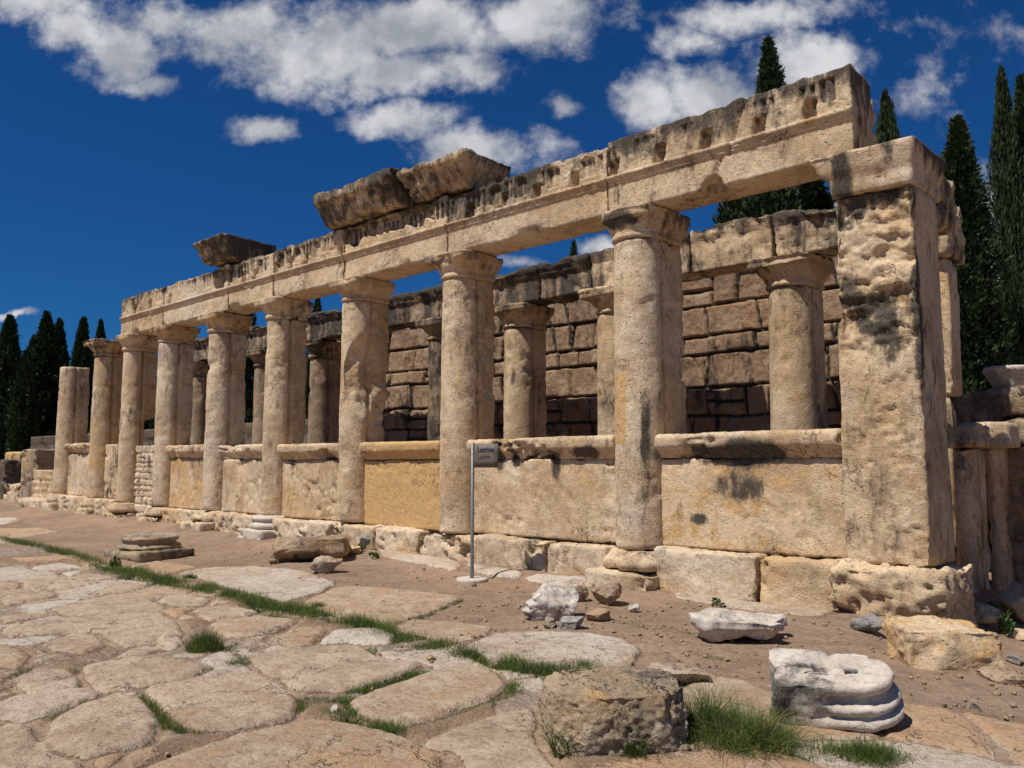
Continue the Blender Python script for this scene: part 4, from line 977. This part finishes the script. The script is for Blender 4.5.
# white double column base in the foreground
p = ground_at(846, 737); cz = float(gz(p[0], p[1])); cx_, cy_ = p[0]-.15, p[1]+.24
def plan(o_, k=40, left=.37, r=.20):
    pts = []
    for a_ in np.linspace(-math.pi/2, math.pi/2, k): pts.append((.14+(r+o_)*math.cos(a_), (r+o_)*math.sin(a_)))
    for q in np.linspace(.10, -left, 14): pts.append((q, r+o_))
    for q in np.linspace(r+o_, -r-o_, 14)[1:]: pts.append((-left-.02, q))
    for q in np.linspace(-left, .10, 14)[1:]: pts.append((q, -r-o_))
    return pts
prof = [(0, .06), (.03, .085), (.085, .085), (.090, .045), (.098, .035), (.108, .055), (.135, .072), (.155, .072), (.175, .06), (.182, .040), (.192, .012), (.210, -.005), (.236, -.008), (.246, .012), (.252, .038), (.285, .045), (.315, .04), (.33, .02)]
rings = [[(a_, b_, z) for a_, b_ in plan(o_)] for z, o_ in prof]
g = loft(rings, 26); V = g.V
kk_ = sst(-V[:, 0], .0, .06)       # the left half was never carved: fill the mouldings, then leave it rough
rad = (np.abs(V[:, 1])+1e-6); 
side = np.array([max(0, .075-np.interp(z, [p_[0] for p_ in prof], [p_[1] for p_ in prof])) for z in V[:, 2]])
fullr = rad > .17; g.V[:, 1] += np.sign(V[:, 1])*kk_*side*fullr
g.V[:, 1] += kk_*(V[:, 1] < -.1)*(.03*fbm(V, 7, 3, 3)+.05*sst(fbm(V, 3, 8), 0, .4)); g.V[:, 0] += kk_*(V[:, 0] < -.3)*.05*fbm(V, 5, 4, 3)
g.rough(91, .008, .012, .008, .02, 0)
hole_ = np.zeros(len(g.V))
for hx, hy, ha, hb in ((-.16, .03, .05, .022), (.12, -.02, .035, .03)):
    k = (1-sst(np.maximum(np.abs(g.V[:, 0]-hx)/ha, np.abs(g.V[:, 1]-hy)/hb), .8, 1.25))*(g.V[:, 2] > .28); g.V[:, 2] -= .10*k; hole_ += k
g.V *= (.86, .84, .80)
g.rot('Y', R(-3)); g.rot('X', R(15)); g.rotz(AZ-math.pi/2-.35); g.move(cx_, cy_, cz+.06)
t = thing('marble_column_base', (cx_, cy_, cz), 'white marble double column base with ringed mouldings and two dowel holes, in the foreground right', 'column base')
a = at_(g.V, pale=.4, dark=.0, seed=13, f=3.5); a[:, 0] += hole_*1.2
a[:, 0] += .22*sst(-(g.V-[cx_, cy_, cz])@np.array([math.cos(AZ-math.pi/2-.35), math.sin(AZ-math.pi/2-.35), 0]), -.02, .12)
part('moulded_base', g, M['marble'], t, a)
# old column base on the kerb, left
p = ground_at(133, 560); cx_, cy_ = p[0]-.25, p[1]+.38; cz = float(gz(cx_, cy_))
t = thing('fallen_column_base', (cx_, cy_, cz), 'weathered round moulded column base on a square plinth, set on the kerb beside the street', 'column base')
g = box(-.55, .52, -.5, .5, 0, .17, .05).rough(94, .03, .02, .01, .08, 5).rotz(.12).move(cx_, cy_, cz-.03); part('plinth', g, M['lichen'], t, at_(g.V, dark=.05, seed=7))
g = loft([[(q*math.cos(a_), q*math.sin(a_), z) for a_ in np.linspace(0, 2*math.pi, 56)[:-1]] for z, q in [(.142, .46), (.17, .49), (.21, .495), (.235, .46), (.245, .42), (.27, .40), (.29, .405), (.30, .44), (.33, .455), (.36, .44), (.375, .41)]], 8).rough(95, .012, .01, .006, .03, 1).move(cx_-.05, cy_, cz-.03)
part('torus', g, M['lichen'], t, at_(g.V, pale=.25, dark=-.08, seed=8, org=.0))

# ------------------------------------------------------------------ low half columns and walls right of the pier
for k, (pa, pb, Yk, lab) in enumerate([(951, 973, 11.2, 'low shaded half column just right of the end pier'), (984, 1003, 11.9, 'low shaded half column with a pale squared capital, second to the right of the end pier')]):
    xa, xb = onY(pa, 520, Yk)[0], onY(pb, 520, Yk)[0]; zt = onY(pa, 448, Yk)[2]; zc = onY(pa, 422, Yk)[2]; x = (xa+xb)/2; w = (xb-xa)/2
    t = thing('half_column', (x, Yk+.3, -.35), lab, 'column', 'low half columns right of the pier')
    g = loft([[(x-w*math.cos(a_), Yk+.25-.22*math.sin(a_), z) for a_ in np.linspace(0, math.pi, 14)]+[(x+w, Yk+.5, z), (x, Yk+.5, z), (x-w, Yk+.5, z)] for z in np.linspace(-.4, zt, 40)], 3).rough(860+k, .02, .015, .006, .03, 2)
    part('shaft', g, M['lime'], t, at_(g.V, dark=.15, seed=k))
    g = box(x-w-.08, x+w+.14, Yk-.08, Yk+.6, zt+.003, zc, .05).rough(870+k, .02, .02, .01, .06, 6)
    part('capital', g, M['lime'], t, at_(g.V, pale=.3 if k else 0, dark=0 if k else .2, org=.1, seed=k))
xa, xb = onY(972, 520, 11.6)[0], onY(983, 520, 11.6)[0]
g = box(xa, xb, 11.6, 11.9, -.4, onY(978, 447, 11.6)[2], .05).rough(880, .02, .01, .005, .04, 3)
solid('stone_jamb', g, M['lime'], 'narrow upright sunlit stone strip between the two low half columns', 'stone post', None, at_(g.V, seed=3))
xa = onY(1002, 520, 12.4)[0]
g, val, ed = masonry(xa, xa+5, 12.4, 13., -.6, onY(1005, 447, 12.4)[2], 11, .15, .45, 41, .05, .05, .045, .05)
solid('low_rubble_wall', g, M['wall'], 'low brown rubble wall at the right edge in the shade, beside the low half columns', 'wall', None, at_(g.V, dark=.1, seed=41))
xa = onY(950, 420, 13.4)[0]; 
for k, (pa, pb, za, zb_, Yk, lab) in enumerate([(955, 1000, 442, 392, 13.4, 'rough grey lichened stone lump above the low half columns'), (998, 1060, 446, 418, 13.2, 'grey lichened stone block at the right edge under the white capital'), (985, 1062, 418, 391, 13.5, 'dark pitted stone course directly under the white round capital')]):
    x0, x1 = onY(pa, 420, Yk)[0], onY(pb, 420, Yk)[0]; z0, z1 = onY(pa, za, Yk)[2], onY(pa, zb_, Yk)[2]
    g = box(x0, x1, Yk, Yk+.8, z0, z1, .05).rough(890+k, .10, .07, .03, .15, 8)
    solid('lichened_block', g, M['lichen'], lab, 'stone block', None, at_(g.V, dark=.25, seed=50+k))
x0 = onY(1012, 380, 13.9)[0]+.05
zb_, zt = onY(1012, 392, 13.9)[2], onY(1012, 367, 13.9)[2]
g = cyl(x0, 14.0, [(zb_-.02, .30), (zb_+.1, .31), (zb_+.18, .36), (zt-.1, .40), (zt-.05, .44), (zt, .44)], 40).rough(897, .02, .015, .006, .04, 1)
solid('round_capital', g, M['marble'], 'white round capital resting on the dark wall at the right edge', 'capital', None, at_(g.V, pale=.3, seed=4))
g = box(onY(958, 480, 13.6)[0], onY(1062, 480, 13.6)[0], 13.6, 14.4, -.6, onY(958, 430, 13.6)[2], .08).rough(899, .08, .05, .02, .1, 4)
solid('backing_wall', g, M['darkwall'], 'dark wall core behind the low half columns at the right', 'wall', None, at_(g.V, dark=.3, seed=6))

# ------------------------------------------------------------------ ruins at the far left
def px_block(name, pa, pb, ptop, pbot, Yk, dep, mat, lab, seed, cat='stone block', a_=None, rough=(.03, .02, .01, .06, 4), group=None, step=.06):
    x0, x1 = onY(pa, pbot, Yk)[0], onY(pb, pbot, Yk)[0]; z1 = onY((pa+pb)/2, ptop, Yk)[2]; z0 = min(onY((pa+pb)/2, pbot, Yk)[2], float(gz((x0+x1)/2, Yk)))-.12
    g = box(x0, x1, Yk, Yk+dep, z0, z1, step).rough(seed, *rough)
    return solid(name, g, M[mat], lab, cat, group, at_(g.V, seed=seed, **(a_ or {})))
px_block('stone_block', 3, 18, 452, 486, 10.2, 2.2, 'lime', 'rusty orange stone block in the far left group of ruins', 901, a_=dict(org=.9))
px_block('stone_block', -14, 3, 460, 492, 9.6, 1.2, 'darkwall', 'dark stone cut off by the left edge of the picture', 903)
px_block('standing_slab', 18, 33, 449, 500, 9.2, 2.6, 'lichen', 'upright brown slab standing left of the leftmost bare column', 905, a_=dict(org=.3, dark=.0))
x0 = onY(32, 490, 9.0)[0]; x1 = CX[0]-.33
g, val, ed = masonry(x0, x1, 9.0, 9.6, .0, onY(42, 470, 9.)[2], 5, .2, .5, 51, .05, .04, .05, .04)
solid('low_rubble_wall', g, M['lime'], 'knee high rubble wall against the foot of the leftmost column', 'wall', None, at_(g.V, pale=.15, seed=9))
px_block('step_stone', 14, 47, 499, 508, 8.5, .6, 'lime', 'low pale step stone before the knee high rubble wall', 907, a_=dict(pale=.3))
px_block('step_stone', 3, 17, 484, 503, 9.3, .7, 'lime', 'broken pale stones left of the upright brown slab', 909, a_=dict(pale=.1), rough=(.08, .06, .02, .15, 6))
g, val, ed = masonry(-62, -26, 19, 20, .0, onY(30, 437, 19)[2], 5, .9, 2.2, 61, .05, .06, .12, .06)
solid('dark_boundary_wall', g, M['darkwall'], 'long low dark grey wall in front of the cypresses at the far left', 'wall', None, at_(g.V, dark=.1, seed=61))

# ------------------------------------------------------------------ trees
def leaf_cloud(P, N_, size, seed, aspect=.45, upright=.6):
    """one small bent leaf spray per point: two triangles sharing a fold"""
    r_ = np.random.default_rng(seed); n = len(P)
    d = N_*(1-upright)+np.array([0, 0, upright])+r_.normal(0, .35, (n, 3)); d /= np.linalg.norm(d, axis=1)[:, None]
    s_ = np.cross(d, r_.normal(size=(n, 3))); s_ /= np.linalg.norm(s_, axis=1)[:, None]
    L = (size*r_.uniform(.6, 1.4, n))[:, None]; nr = np.cross(d, s_)
    a = P; b_ = P+d*L*.5+s_*L*aspect*.5+nr*L*.06; c = P+d*L; e_ = P+d*L*.5-s_*L*aspect*.5+nr*L*.06
    V = np.stack([a, b_, c, e_], 1).reshape(-1, 3); i = np.arange(n)[:, None]*4
    Q_ = np.hstack([i, i+1, i+2, i+3])
    st_ = np.zeros((n*4, 4)); st_[:, 0] = np.repeat(r_.uniform(-.4, 1., n)**1, 4)
    return G(V, Q_), st_
def cypress_mesh(H, Rm, seed, n=11000, leaf=.34):
    n = int(n*2.2); leaf *= .62
    r_ = np.random.default_rng(seed)
    t_ = r_.beta(1.1, 1.25, n); a_ = r_.uniform(0, 2*math.pi, n)
    prof = lambda t: np.interp(t, [0, .04, .12, .35, .6, .8, .92, .98, 1], [.35, .7, .92, 1, .84, .55, .29, .12, .02])
    pp = np.column_stack([np.cos(a_)*1.6, np.sin(a_)*1.6, t_*H*.45])
    lump = 1+.42*fbm(pp, 1.2, seed, 3)+.34*noise3(pp*[2, 2, 1], 2.3, seed+5)
    dep = 1.06-.50*r_.random(n)**1.4+.10*(r_.random(n) < .12)*r_.random(n)
    rad = Rm*prof(t_)*lump*dep
    P = np.column_stack([np.cos(a_)*rad, np.sin(a_)*rad, .5+t_*(H-.5)-.2])
    N_ = np.column_stack([np.cos(a_), np.sin(a_), np.full(n, .3)])
    g, st_ = leaf_cloud(P, N_, leaf, seed+1, .36, .68)
    zs = np.linspace(.5, H*.93, 24)
    core = loft([[(math.cos(q)*Rm*.50*float(prof((z-.5)/(H-.5)))*(1+.15*math.sin(3*q+z)), math.sin(q)*Rm*.50*float(prof((z-.5)/(H-.5)))*(1+.15*math.sin(3*q+z)), z) for q in np.linspace(0, 2*math.pi, 13)[:-1]] for z in zs], 2)
    st_ = np.vstack([st_, np.zeros((len(core.V), 4))])
    return g.add(core), st_
def make_cypress(x, y, H, Rm, seed, label, n=11000, leaf=.34):
    t = thing('cypress_tree', (x, y, 0), label, 'tree', 'cypress trees around the ruin')
    g, st_ = cypress_mesh(H, Rm, seed, n, leaf); o = build('crown', g, M['cypress'], None, None, st_, smooth=False); o.parent = t
    g = cyl(0, 0, [(-.6, .26), (0, .22), (H*.4, .12), (H*.8, .04)], 10); o = build('trunk', g, M['bark']); o.parent = t
    return t
def copy_tree(o, parent=None):
    c = o.copy(); COL.objects.link(c)
    if parent is not None: c.parent = parent
    for ch in [q for q in list(bpy.data.objects) if q.parent == o]: copy_tree(ch, c)
    return c
protos = {}
def cypress(px, ptop, hw, Dist, label, kind):
    """px: axis in the picture, ptop: tip, hw: half width in px at the widest, Dist: metres along the view"""
    s_ = FL/Dist; q = ray(px, ptop); xy = q[:2]/(q[0]*F0[0]+q[1]*F0[1])*Dist; f = math.hypot(xy[0], xy[1])/math.hypot(q[0], q[1]); H = EYE+q[2]*f; Rm = hw/s_
    if kind not in protos:
        protos[kind] = (make_cypress(xy[0], xy[1], H, Rm, 1000+kind, label, 16000 if kind == 3 else 10000, .42 if kind != 3 else .40), H, Rm); return
    src, H0, R0_ = protos[kind]; o = copy_tree(src)
    o.location = (xy[0], xy[1], 0); o.scale = (Rm/R0_, Rm/R0_, H/H0); o.rotation_euler = (0, 0, random.uniform(0, 6)); o['label'] = label
cypress(10, 314, 15, 62, 'slender cypress at the left edge of the picture, left of the gap with open sky', 0)
cypress(47, 311, 15, 66, 'tallest dark cypress of the left group, right of a shorter one', 1)
cypress(27, 350, 10, 60, 'short cypress between the left edge cypress and the tallest of the left group', 2)
cypress(60, 318, 12, 70, 'cypress just behind and right of the tallest one in the left group', 0)
cypress(36, 335, 13, 72, 'cypress half hidden behind the tallest one in the left group', 2)
cypress(84, 317, 10, 66, 'thin pointed cypress above the gap between the two leftmost columns', 2)
cypress(101, 319, 9, 74, 'thin pointed cypress just above the broken flaring capital', 1)
cypress(118, 338, 10, 68, 'cypress tip showing left of the beam end', 0)
cypress(149, 352, 16, 60, 'dark cypress seen between the pitted column and the whitish column', 1)
cypress(246, 292, 17, 44, 'dark cypress seen between the notched column and the one on the moulded base', 0)
cypress(318, 297, 11, 48, 'cypress tip showing above the rear beam, beside the column on the moulded base', 1)
cypress(180, 345, 17, 56, 'dark cypress behind the whitish column', 2)
cypress(574, 240, 10, 60, 'cypress whose tip barely shows above the rear beam near the middle', 0)
cypress(768, 37, 25, 34, 'tall cypress whose tip rises above the right part of the front beam', 3)
cypress(735, 178, 40, 36, 'broad dark cypress filling the gap under the front beam, left of the tall one', 4)
cypress(808, 172, 42, 37, 'broad dark cypress behind the rear beam next to the square pier', 3)
cypress(885, 90, 24, 36, 'narrow cypress tip between the front beam end and the pier top', 4)
cypress(957, 116, 29, 30, 'full dark cypress directly right of the pier, shorter than the pair at the edge', 3)
cypress(1001, 66, 20, 33, 'tall narrow cypress near the right edge, left one of the pair', 4)
cypress(1021, 74, 20, 34, 'tall narrow cypress cut by the right edge, right one of the pair', 3)
cypress(988, 285, 40, 40, 'lower dark cypress filling in between the full one and the edge pair', 4)
cypress(1046, 120, 22, 36, 'cypress mostly outside the right edge of the picture', 3)
# broadleaf trees and scrub
def bush_cloud(cx_, cy_, cz_, rx, ry, rz_, n, seed, leaf):
    r_ = np.random.default_rng(seed); d = r_.normal(size=(n, 3)); d /= np.linalg.norm(d, axis=1)[:, None]
    rr_ = (1-.35*r_.random(n)**1.5)*(1+.45*fbm(d, 1.5, seed, 3)+.15*noise3(d, 5, seed))
    P = d*rr_[:, None]*np.array([rx, ry, rz_])+np.array([cx_, cy_, cz_]); return leaf_cloud(P, d, leaf, seed+1, .6, .1)
def broadleaf(px, ptop, hw, Dist, label, seed, n=7000):
    s_ = FL/Dist; xy = np.array([FW[0], FW[1]])/math.cos(PITCH)*Dist+np.array([RT[0], RT[1]])*(px-512)/s_
    H = EYE+(464-ptop)/s_*1.0; Rm = hw/s_
    t = thing('broadleaf_tree', (xy[0], xy[1], 0), label, 'tree', None)
    g, st_ = bush_cloud(0, 0, H*.58, Rm, Rm, H*.42, n, seed, .35)
    c = rockG(Rm*1.3, Rm*1.3, H*.55, seed, n=10).move(0, 0, H*.28); st_ = np.vstack([st_, np.zeros((len(c.V), 4))]); o = build('crown', g.add(c), M['oak'], None, None, st_, smooth=False); o.parent = t
    o = build('trunk', cyl(0, 0, [(-.5, .3), (0, .25), (H*.5, .14)], 10), M['bark']); o.parent = t
broadleaf(80, 350, 12, 76, 'rounder mid green tree behind the gap between the two leftmost columns', 1201)
broadleaf(285, 395, 22, 60, 'dark bushy tree low behind the column on the moulded base', 1203)
broadleaf(215, 385, 30, 52, 'dark bushy tree behind the notched column', 1205)
broadleaf(125, 400, 26, 64, 'low bushy tree behind the pitted column', 1207)
broadleaf(975, 330, 45, 42, 'dark broad tree low behind the cypresses at the right', 1209)
broadleaf(1030, 300, 45, 48, 'dark broad tree at the right edge beneath the tall cypress pair', 1211)
# far-off scrub that closes the horizon: one mass
r_ = np.random.default_rng(77); parts_ = None
for k in range(90):
    a_ = math.radians(84+102*k/89.+r_.uniform(-.5, .5)); D = r_.uniform(82, 100); h_ = r_.uniform(2.2, 3.6)
    g, s_ = bush_cloud(D*math.cos(a_), D*math.sin(a_), h_*.45, 3., 3., h_*.6, 520, 1300+k, .7)
    parts_ = [(g, s_)] if parts_ is None else parts_+[(g, s_)]
V = np.vstack([q[0].V for q in parts_]); S_ = np.vstack([q[1] for q in parts_]); Q_ = np.arange(len(V)).reshape(-1, 4)
tag(build('distant_scrub', G(V, Q_), M['oak'], None, None, S_, smooth=False), 'low dark line of scrub closing the horizon', 'scrub', None, 'stuff')

# ------------------------------------------------------------------ grass and weeds
def blades(P, h, w, seed, lean=.35, dry=.0, curve=.5):
    """P: (n,3) feet; h: (n,) heights -> three-segment bent blades"""
    r_ = np.random.default_rng(seed); n = len(P); a_ = r_.uniform(0, 2*math.pi, n); o = np.column_stack([np.cos(a_), np.sin(a_), np.zeros(n)])
    ln = r_.uniform(.1, 1, n)*lean; s_ = np.column_stack([-np.sin(a_), np.cos(a_), np.zeros(n)])
    tw = r_.uniform(0, math.pi, n); s_ = s_*np.cos(tw)[:, None]+o*np.sin(tw)[:, None]*.6
    rows = []
    for t_ in (0, .35, .7, 1.):
        c = P+o*(h*ln*(t_**(1+curve))*1.2)[:, None]+np.array([0, 0, 1.])*(h*(t_-.28*ln*t_*t_))[:, None]
        ww = (w*(1-t_)**.7*(1 if t_ else .8)+.0003)
        rows += [c-s_*np.asarray(ww).reshape(-1, 1)*.5, c+s_*np.asarray(ww).reshape(-1, 1)*.5]
    V = np.stack(rows, 1).reshape(-1, 3); i = np.arange(n)[:, None]*8
    Q_ = np.vstack([np.hstack([i+k, i+k+1, i+k+3, i+k+2]) for k in (0, 2, 4)])
    st_ = np.zeros((n, 8, 4)); st_[:, :, 0] = r_.uniform(-.3, 1, n)[:, None]; st_[:, :, 1] = (r_.random(n) < dry)[:, None]*r_.uniform(.4, 1, n)[:, None]
    return G(V, Q_), st_.reshape(-1, 4)
def gzz(xy): return gz(xy[:, 0], xy[:, 1])+.030*fbm(np.column_stack([xy, np.zeros(len(xy))]), .8, 1, 3)-.02
strips = [ # (pixel path, half width m, blade height, density per m)
 ([(134, 572), (150, 580), (175, 585)], .16, .09, 700), ([(160, 583), (205, 591), (250, 602), (300, 613), (345, 622), (385, 634)], .17, .085, 1700),
 ([(205, 597), (225, 600)], .15, .03, 500), ([(168, 603), (195, 607)], .12, .025, 500), ([(215, 597), (250, 606), (290, 620)], .10, .05, 700),
 ([(385, 636), (415, 643), (446, 650)], .17, .06, 1800), ([(365, 650), (395, 652)], .12, .04, 700), ([(400, 648), (420, 655), (440, 652)], .16, .03, 600),
 ([(458, 656), (490, 662), (520, 672), (550, 676), (575, 682)], .13, .07, 2200), ([(545, 672), (575, 676), (600, 676)], .10, .08, 900),
 ([(515, 684), (512, 697), (490, 706), (455, 718), (430, 728)], .055, .035, 1100), ([(400, 734), (365, 727), (335, 716), (305, 706)], .09, .055, 2000),
 ([(300, 697), (330, 703), (352, 700)], .08, .04, 1300), ([(350, 693), (390, 684), (432, 672)], .05, .04, 1200), ([(330, 718), (355, 712), (345, 706)], .07, .04, 900),
 ([(144, 695), (155, 712), (172, 728), (200, 737), (240, 736), (262, 728)], .045, .04, 900), ([(186, 676), (212, 670), (245, 664)], .07, .05, 1000), ([(240, 660), (225, 652), (240, 646)], .06, .04, 600),
 ([(-5, 538), (10, 541), (28, 545), (45, 549), (70, 555), (100, 566), (130, 574)], .16, .08, 450), ([(60, 551), (70, 555)], .16, .08, 500), ([(100, 566), (115, 573), (125, 580)], .18, .08, 600),
 ([(48, 720), (80, 708), (105, 696)], .03, .02, 700), ([(-5, 680), (12, 674), (30, 668)], .04, .03, 600), ([(60, 668), (80, 670)], .05, .03, 500), ([(84, 655), (108, 648)], .03, .02, 400),
 ([(45, 602), (60, 607)], .1, .02, 300), ([(70, 592), (90, 598)], .06, .02, 300), ([(500, 634), (530, 628)], .05, .02, 200),
 ([(400, 626), (430, 614), (462, 600)], .05, .035, 600), ([(620, 745), (660, 762), (700, 770)], .10, .05, 1300), ([(700, 745), (760, 765), (800, 760)], .14, .05, 1400), ([(820, 752), (870, 756), (900, 760)], .12, .06, 1300),
 ([(640, 600), (655, 604)], .12, .02, 300), ([(634, 618), (650, 622)], .10, .02, 300), ([(620, 622), (650, 630), (690, 632), (705, 640)], .14, .03, 500), ([(700, 655), (730, 662), (760, 664)], .09, .03, 700),
 ([(415, 600), (470, 606)], .05, .02, 150), ([(560, 600), (590, 618)], .12, .025, 300), ([(985, 722), (1000, 726)], .05, .02, 400), ([(515, 640), (560, 606)], .10, .02, 120)]
gs = []; r_ = np.random.default_rng(4)
for k, (pp, hw, hh, dens) in enumerate(strips):
    W_ = np.array([ground_at(*q)[:2] for q in pp]); seg = np.linalg.norm(np.diff(W_, axis=0), axis=1); n = int(dens*1.7*seg.sum())
    if n < 5: continue
    u_ = r_.random(n)*seg.sum(); cs = np.concatenate([[0], np.cumsum(seg)]); i_ = np.clip(np.searchsorted(cs, u_)-1, 0, len(seg)-1); f_ = (u_-cs[i_])/seg[i_]
    xy = W_[i_]*(1-f_)[:, None]+W_[i_+1]*f_[:, None]+r_.normal(0, hw*.5, (n, 2))
    cl = noise3(np.column_stack([xy, np.zeros(n)]), 4.5, 60)+.5*noise3(np.column_stack([xy, np.zeros(n)]), 11, 61); keep = cl > -.42; xy = xy[keep]; cl = cl[keep]
    dryf = .35 if k in (15,) else .12
    gs.append(blades(np.column_stack([xy, gzz(xy)]), 1.15*hh*(.55+.8*r_.random(len(xy)))*(1+.5*np.clip(cl, -.4, 1)), .0045 if hh < .06 else .0055, 2000+k, .9, dryf))
V = np.vstack([q[0].V for q in gs]); S_ = np.vstack([q[1] for q in gs]); off = 0; QQ = []
for q in gs: QQ.append(q[0].Q+off); off += len(q[0].V)
tag(build('grass', G(V, np.vstack(QQ)), M['grass'], None, None, S_), 'short green grass and weeds growing in the joints of the paving', 'grass', None, 'stuff')
def tuft(px, py, rad, h, n, label, seed, w=.005, lean=.7, dry=.1, name='grass_tuft', group='grass tufts'):
    if lean > 1: w *= .8; n = int(n*1.25)
    p = ground_at(px, py); r_ = np.random.default_rng(seed); q = r_.normal(0, rad*.5, (n, 2)); q *= np.minimum(1, rad*1.0/np.maximum(np.hypot(q[:, 0], q[:, 1]), 1e-6))[:, None]; xy = q+p[:2]
    hh = h*(.45+.65*r_.random(n))*np.exp(-(np.hypot(q[:, 0], q[:, 1])/(rad*1.6))**2)
    g, s_ = blades(np.column_stack([xy, gzz(xy)]), hh, w, seed+1, lean, dry)
    return solid(name, g, M['grass'], label, 'grass', group, s_)
tuft(205, 652, .14, .21, 1500, 'dark dense grass tuft standing alone among the paving slabs', 31, .004, .6, .1)
tuft(742, 744, .26, .25, 2200, 'big spreading grass tuft between the lichen covered block and the white column base', 33, .006, 1.7, .28)
tuft(706, 732, .13, .34, 500, 'long bladed grass clump against the right side of the lichen covered block', 35, .006, 1.2, .1)
tuft(570, 756, .08, .24, 460, 'leafy green clump against the left face of the lichen covered block', 37, .009, .9, .0)
tuft(634, 760, .06, .22, 300, 'grass clump at the near corner of the lichen covered block', 39, .007, .8, .05)
tuft(584, 668, .08, .10, 400, 'ragged grass clump behind the lichen covered block at the left', 41, .004, .8, .3)
tuft(870, 758, .14, .13, 900, 'low weedy clump below the white column base', 43, .005, 1.1, .1)
tuft(773, 745, .07, .13, 260, 'fine grass clump at the left foot of the white column base', 45, .005, 1.2, .1)
tuft(190, 578, .09, .10, 400, 'grass clump on the kerb right of the old round column base', 47, .005, .8, .1)
tuft(318, 606, .09, .10, 500, 'bright grass clump on the kerb line before the large pale slab', 49, .005, .8, .05)
def stems(px, py, n, h, rad, seed, label):
    p = ground_at(px, py); r_ = np.random.default_rng(seed); xy = r_.normal(0, rad, (n, 2))+p[:2]
    g, s_ = blades(np.column_stack([xy, gzz(xy)]), h*(.6+.5*r_.random(n)), .0032, seed, .45, .6)
    return solid('grass_stem_cluster', g, M['grass'], label, 'grass', 'tall thin grass stems', s_)
stems(632, 750, 9, .52, .03, 61, 'tall thin seed stems rising before the lichen covered block')
stems(735, 735, 16, .34, .10, 63, 'thin dry stems rising out of the big spreading grass tuft')
stems(590, 670, 10, .20, .10, 65, 'thin wiry stems at the far left of the lichen covered block')
stems(862, 752, 5, .22, .02, 67, 'two or three thin stems beside the right end of the white column base')
def weed(px, py, h, n, seed, label, spread=.10):
    p = ground_at(px, py); r_ = np.random.default_rng(seed)
    d = r_.normal(size=(n, 3)); d[:, 2] = np.abs(d[:, 2])+.2; d /= np.linalg.norm(d, axis=1)[:, None]
    P = d*r_.uniform(.15, .8, n)[:, None]*np.array([spread*.8, spread*.8, h])+np.array([p[0], p[1], float(gz(p[0], p[1]))])
    g, s_ = leaf_cloud(P, d, .045, seed, .55, .2); return solid('weed', g, M['weed'], label, 'weed', 'leafy weeds', s_)
weed(673, 582, .16, 130, 71, 'leafy weed in the corner right of the nearest column base')
weed(745, 594, .18, 150, 72, 'leafy weed at the open joint between two socle blocks')
weed(838, 594, .16, 110, 73, 'leafy weed against the left side of the pier footing')
weed(1006, 634, .30, 170, 74, 'tall leafy weed by the upright rough stone at the right edge')
weed(360, 556, .14, 80, 75, 'small weed between the large tan boulder and the grey stone')
weed(374, 560, .10, 60, 76, 'tiny weed in front of the grey stone')
weed(115, 568, .18, 160, 77, 'leafy weed at the foot of the old round column base', .12)
weed(992, 612, .18, 90, 78, 'small weed in shade before the low half columns')
weed(566, 628, .06, 50, 79, 'tiny weed beside the flat greyish stone')
weed(718, 608, .10, 50, 80, 'small weed on the dirt below the socle block')
# gravel scattered on the trodden earth
r_ = np.random.default_rng(9); gv = []; gq = []; off = 0
base = rockG(1, 1, .7, 3, n=3, cuts=4); nb = len(base.V)
for k in range(6500):
    px_, py_ = r_.uniform(200, 1020), r_.uniform(548, 760)
    if k % 3 == 0: px_ = r_.uniform(0, 700)
    p = ground_at(px_, py_)
    if p[1] > 8.4 or (p[1] < float(kerb_y(p[0])) and r_.random() > .18) : continue
    s_ = .007+.034*r_.random()**5; a_ = r_.uniform(0, 6); c, s2 = math.cos(a_), math.sin(a_); v = base.V*s_
    v = np.column_stack([c*v[:, 0]-s2*v[:, 1], s2*v[:, 0]+c*v[:, 1], v[:, 2]])+[p[0], p[1], float(gzz(np.array([[p[0], p[1]]]))[0])+.018]
    gv.append(v); gq.append(base.Q+off); off += nb
tag(build('gravel', G(np.vstack(gv), np.vstack(gq)), M['rock'], None, None, None), 'small gravel scattered over the trodden earth', 'gravel', None, 'stuff')
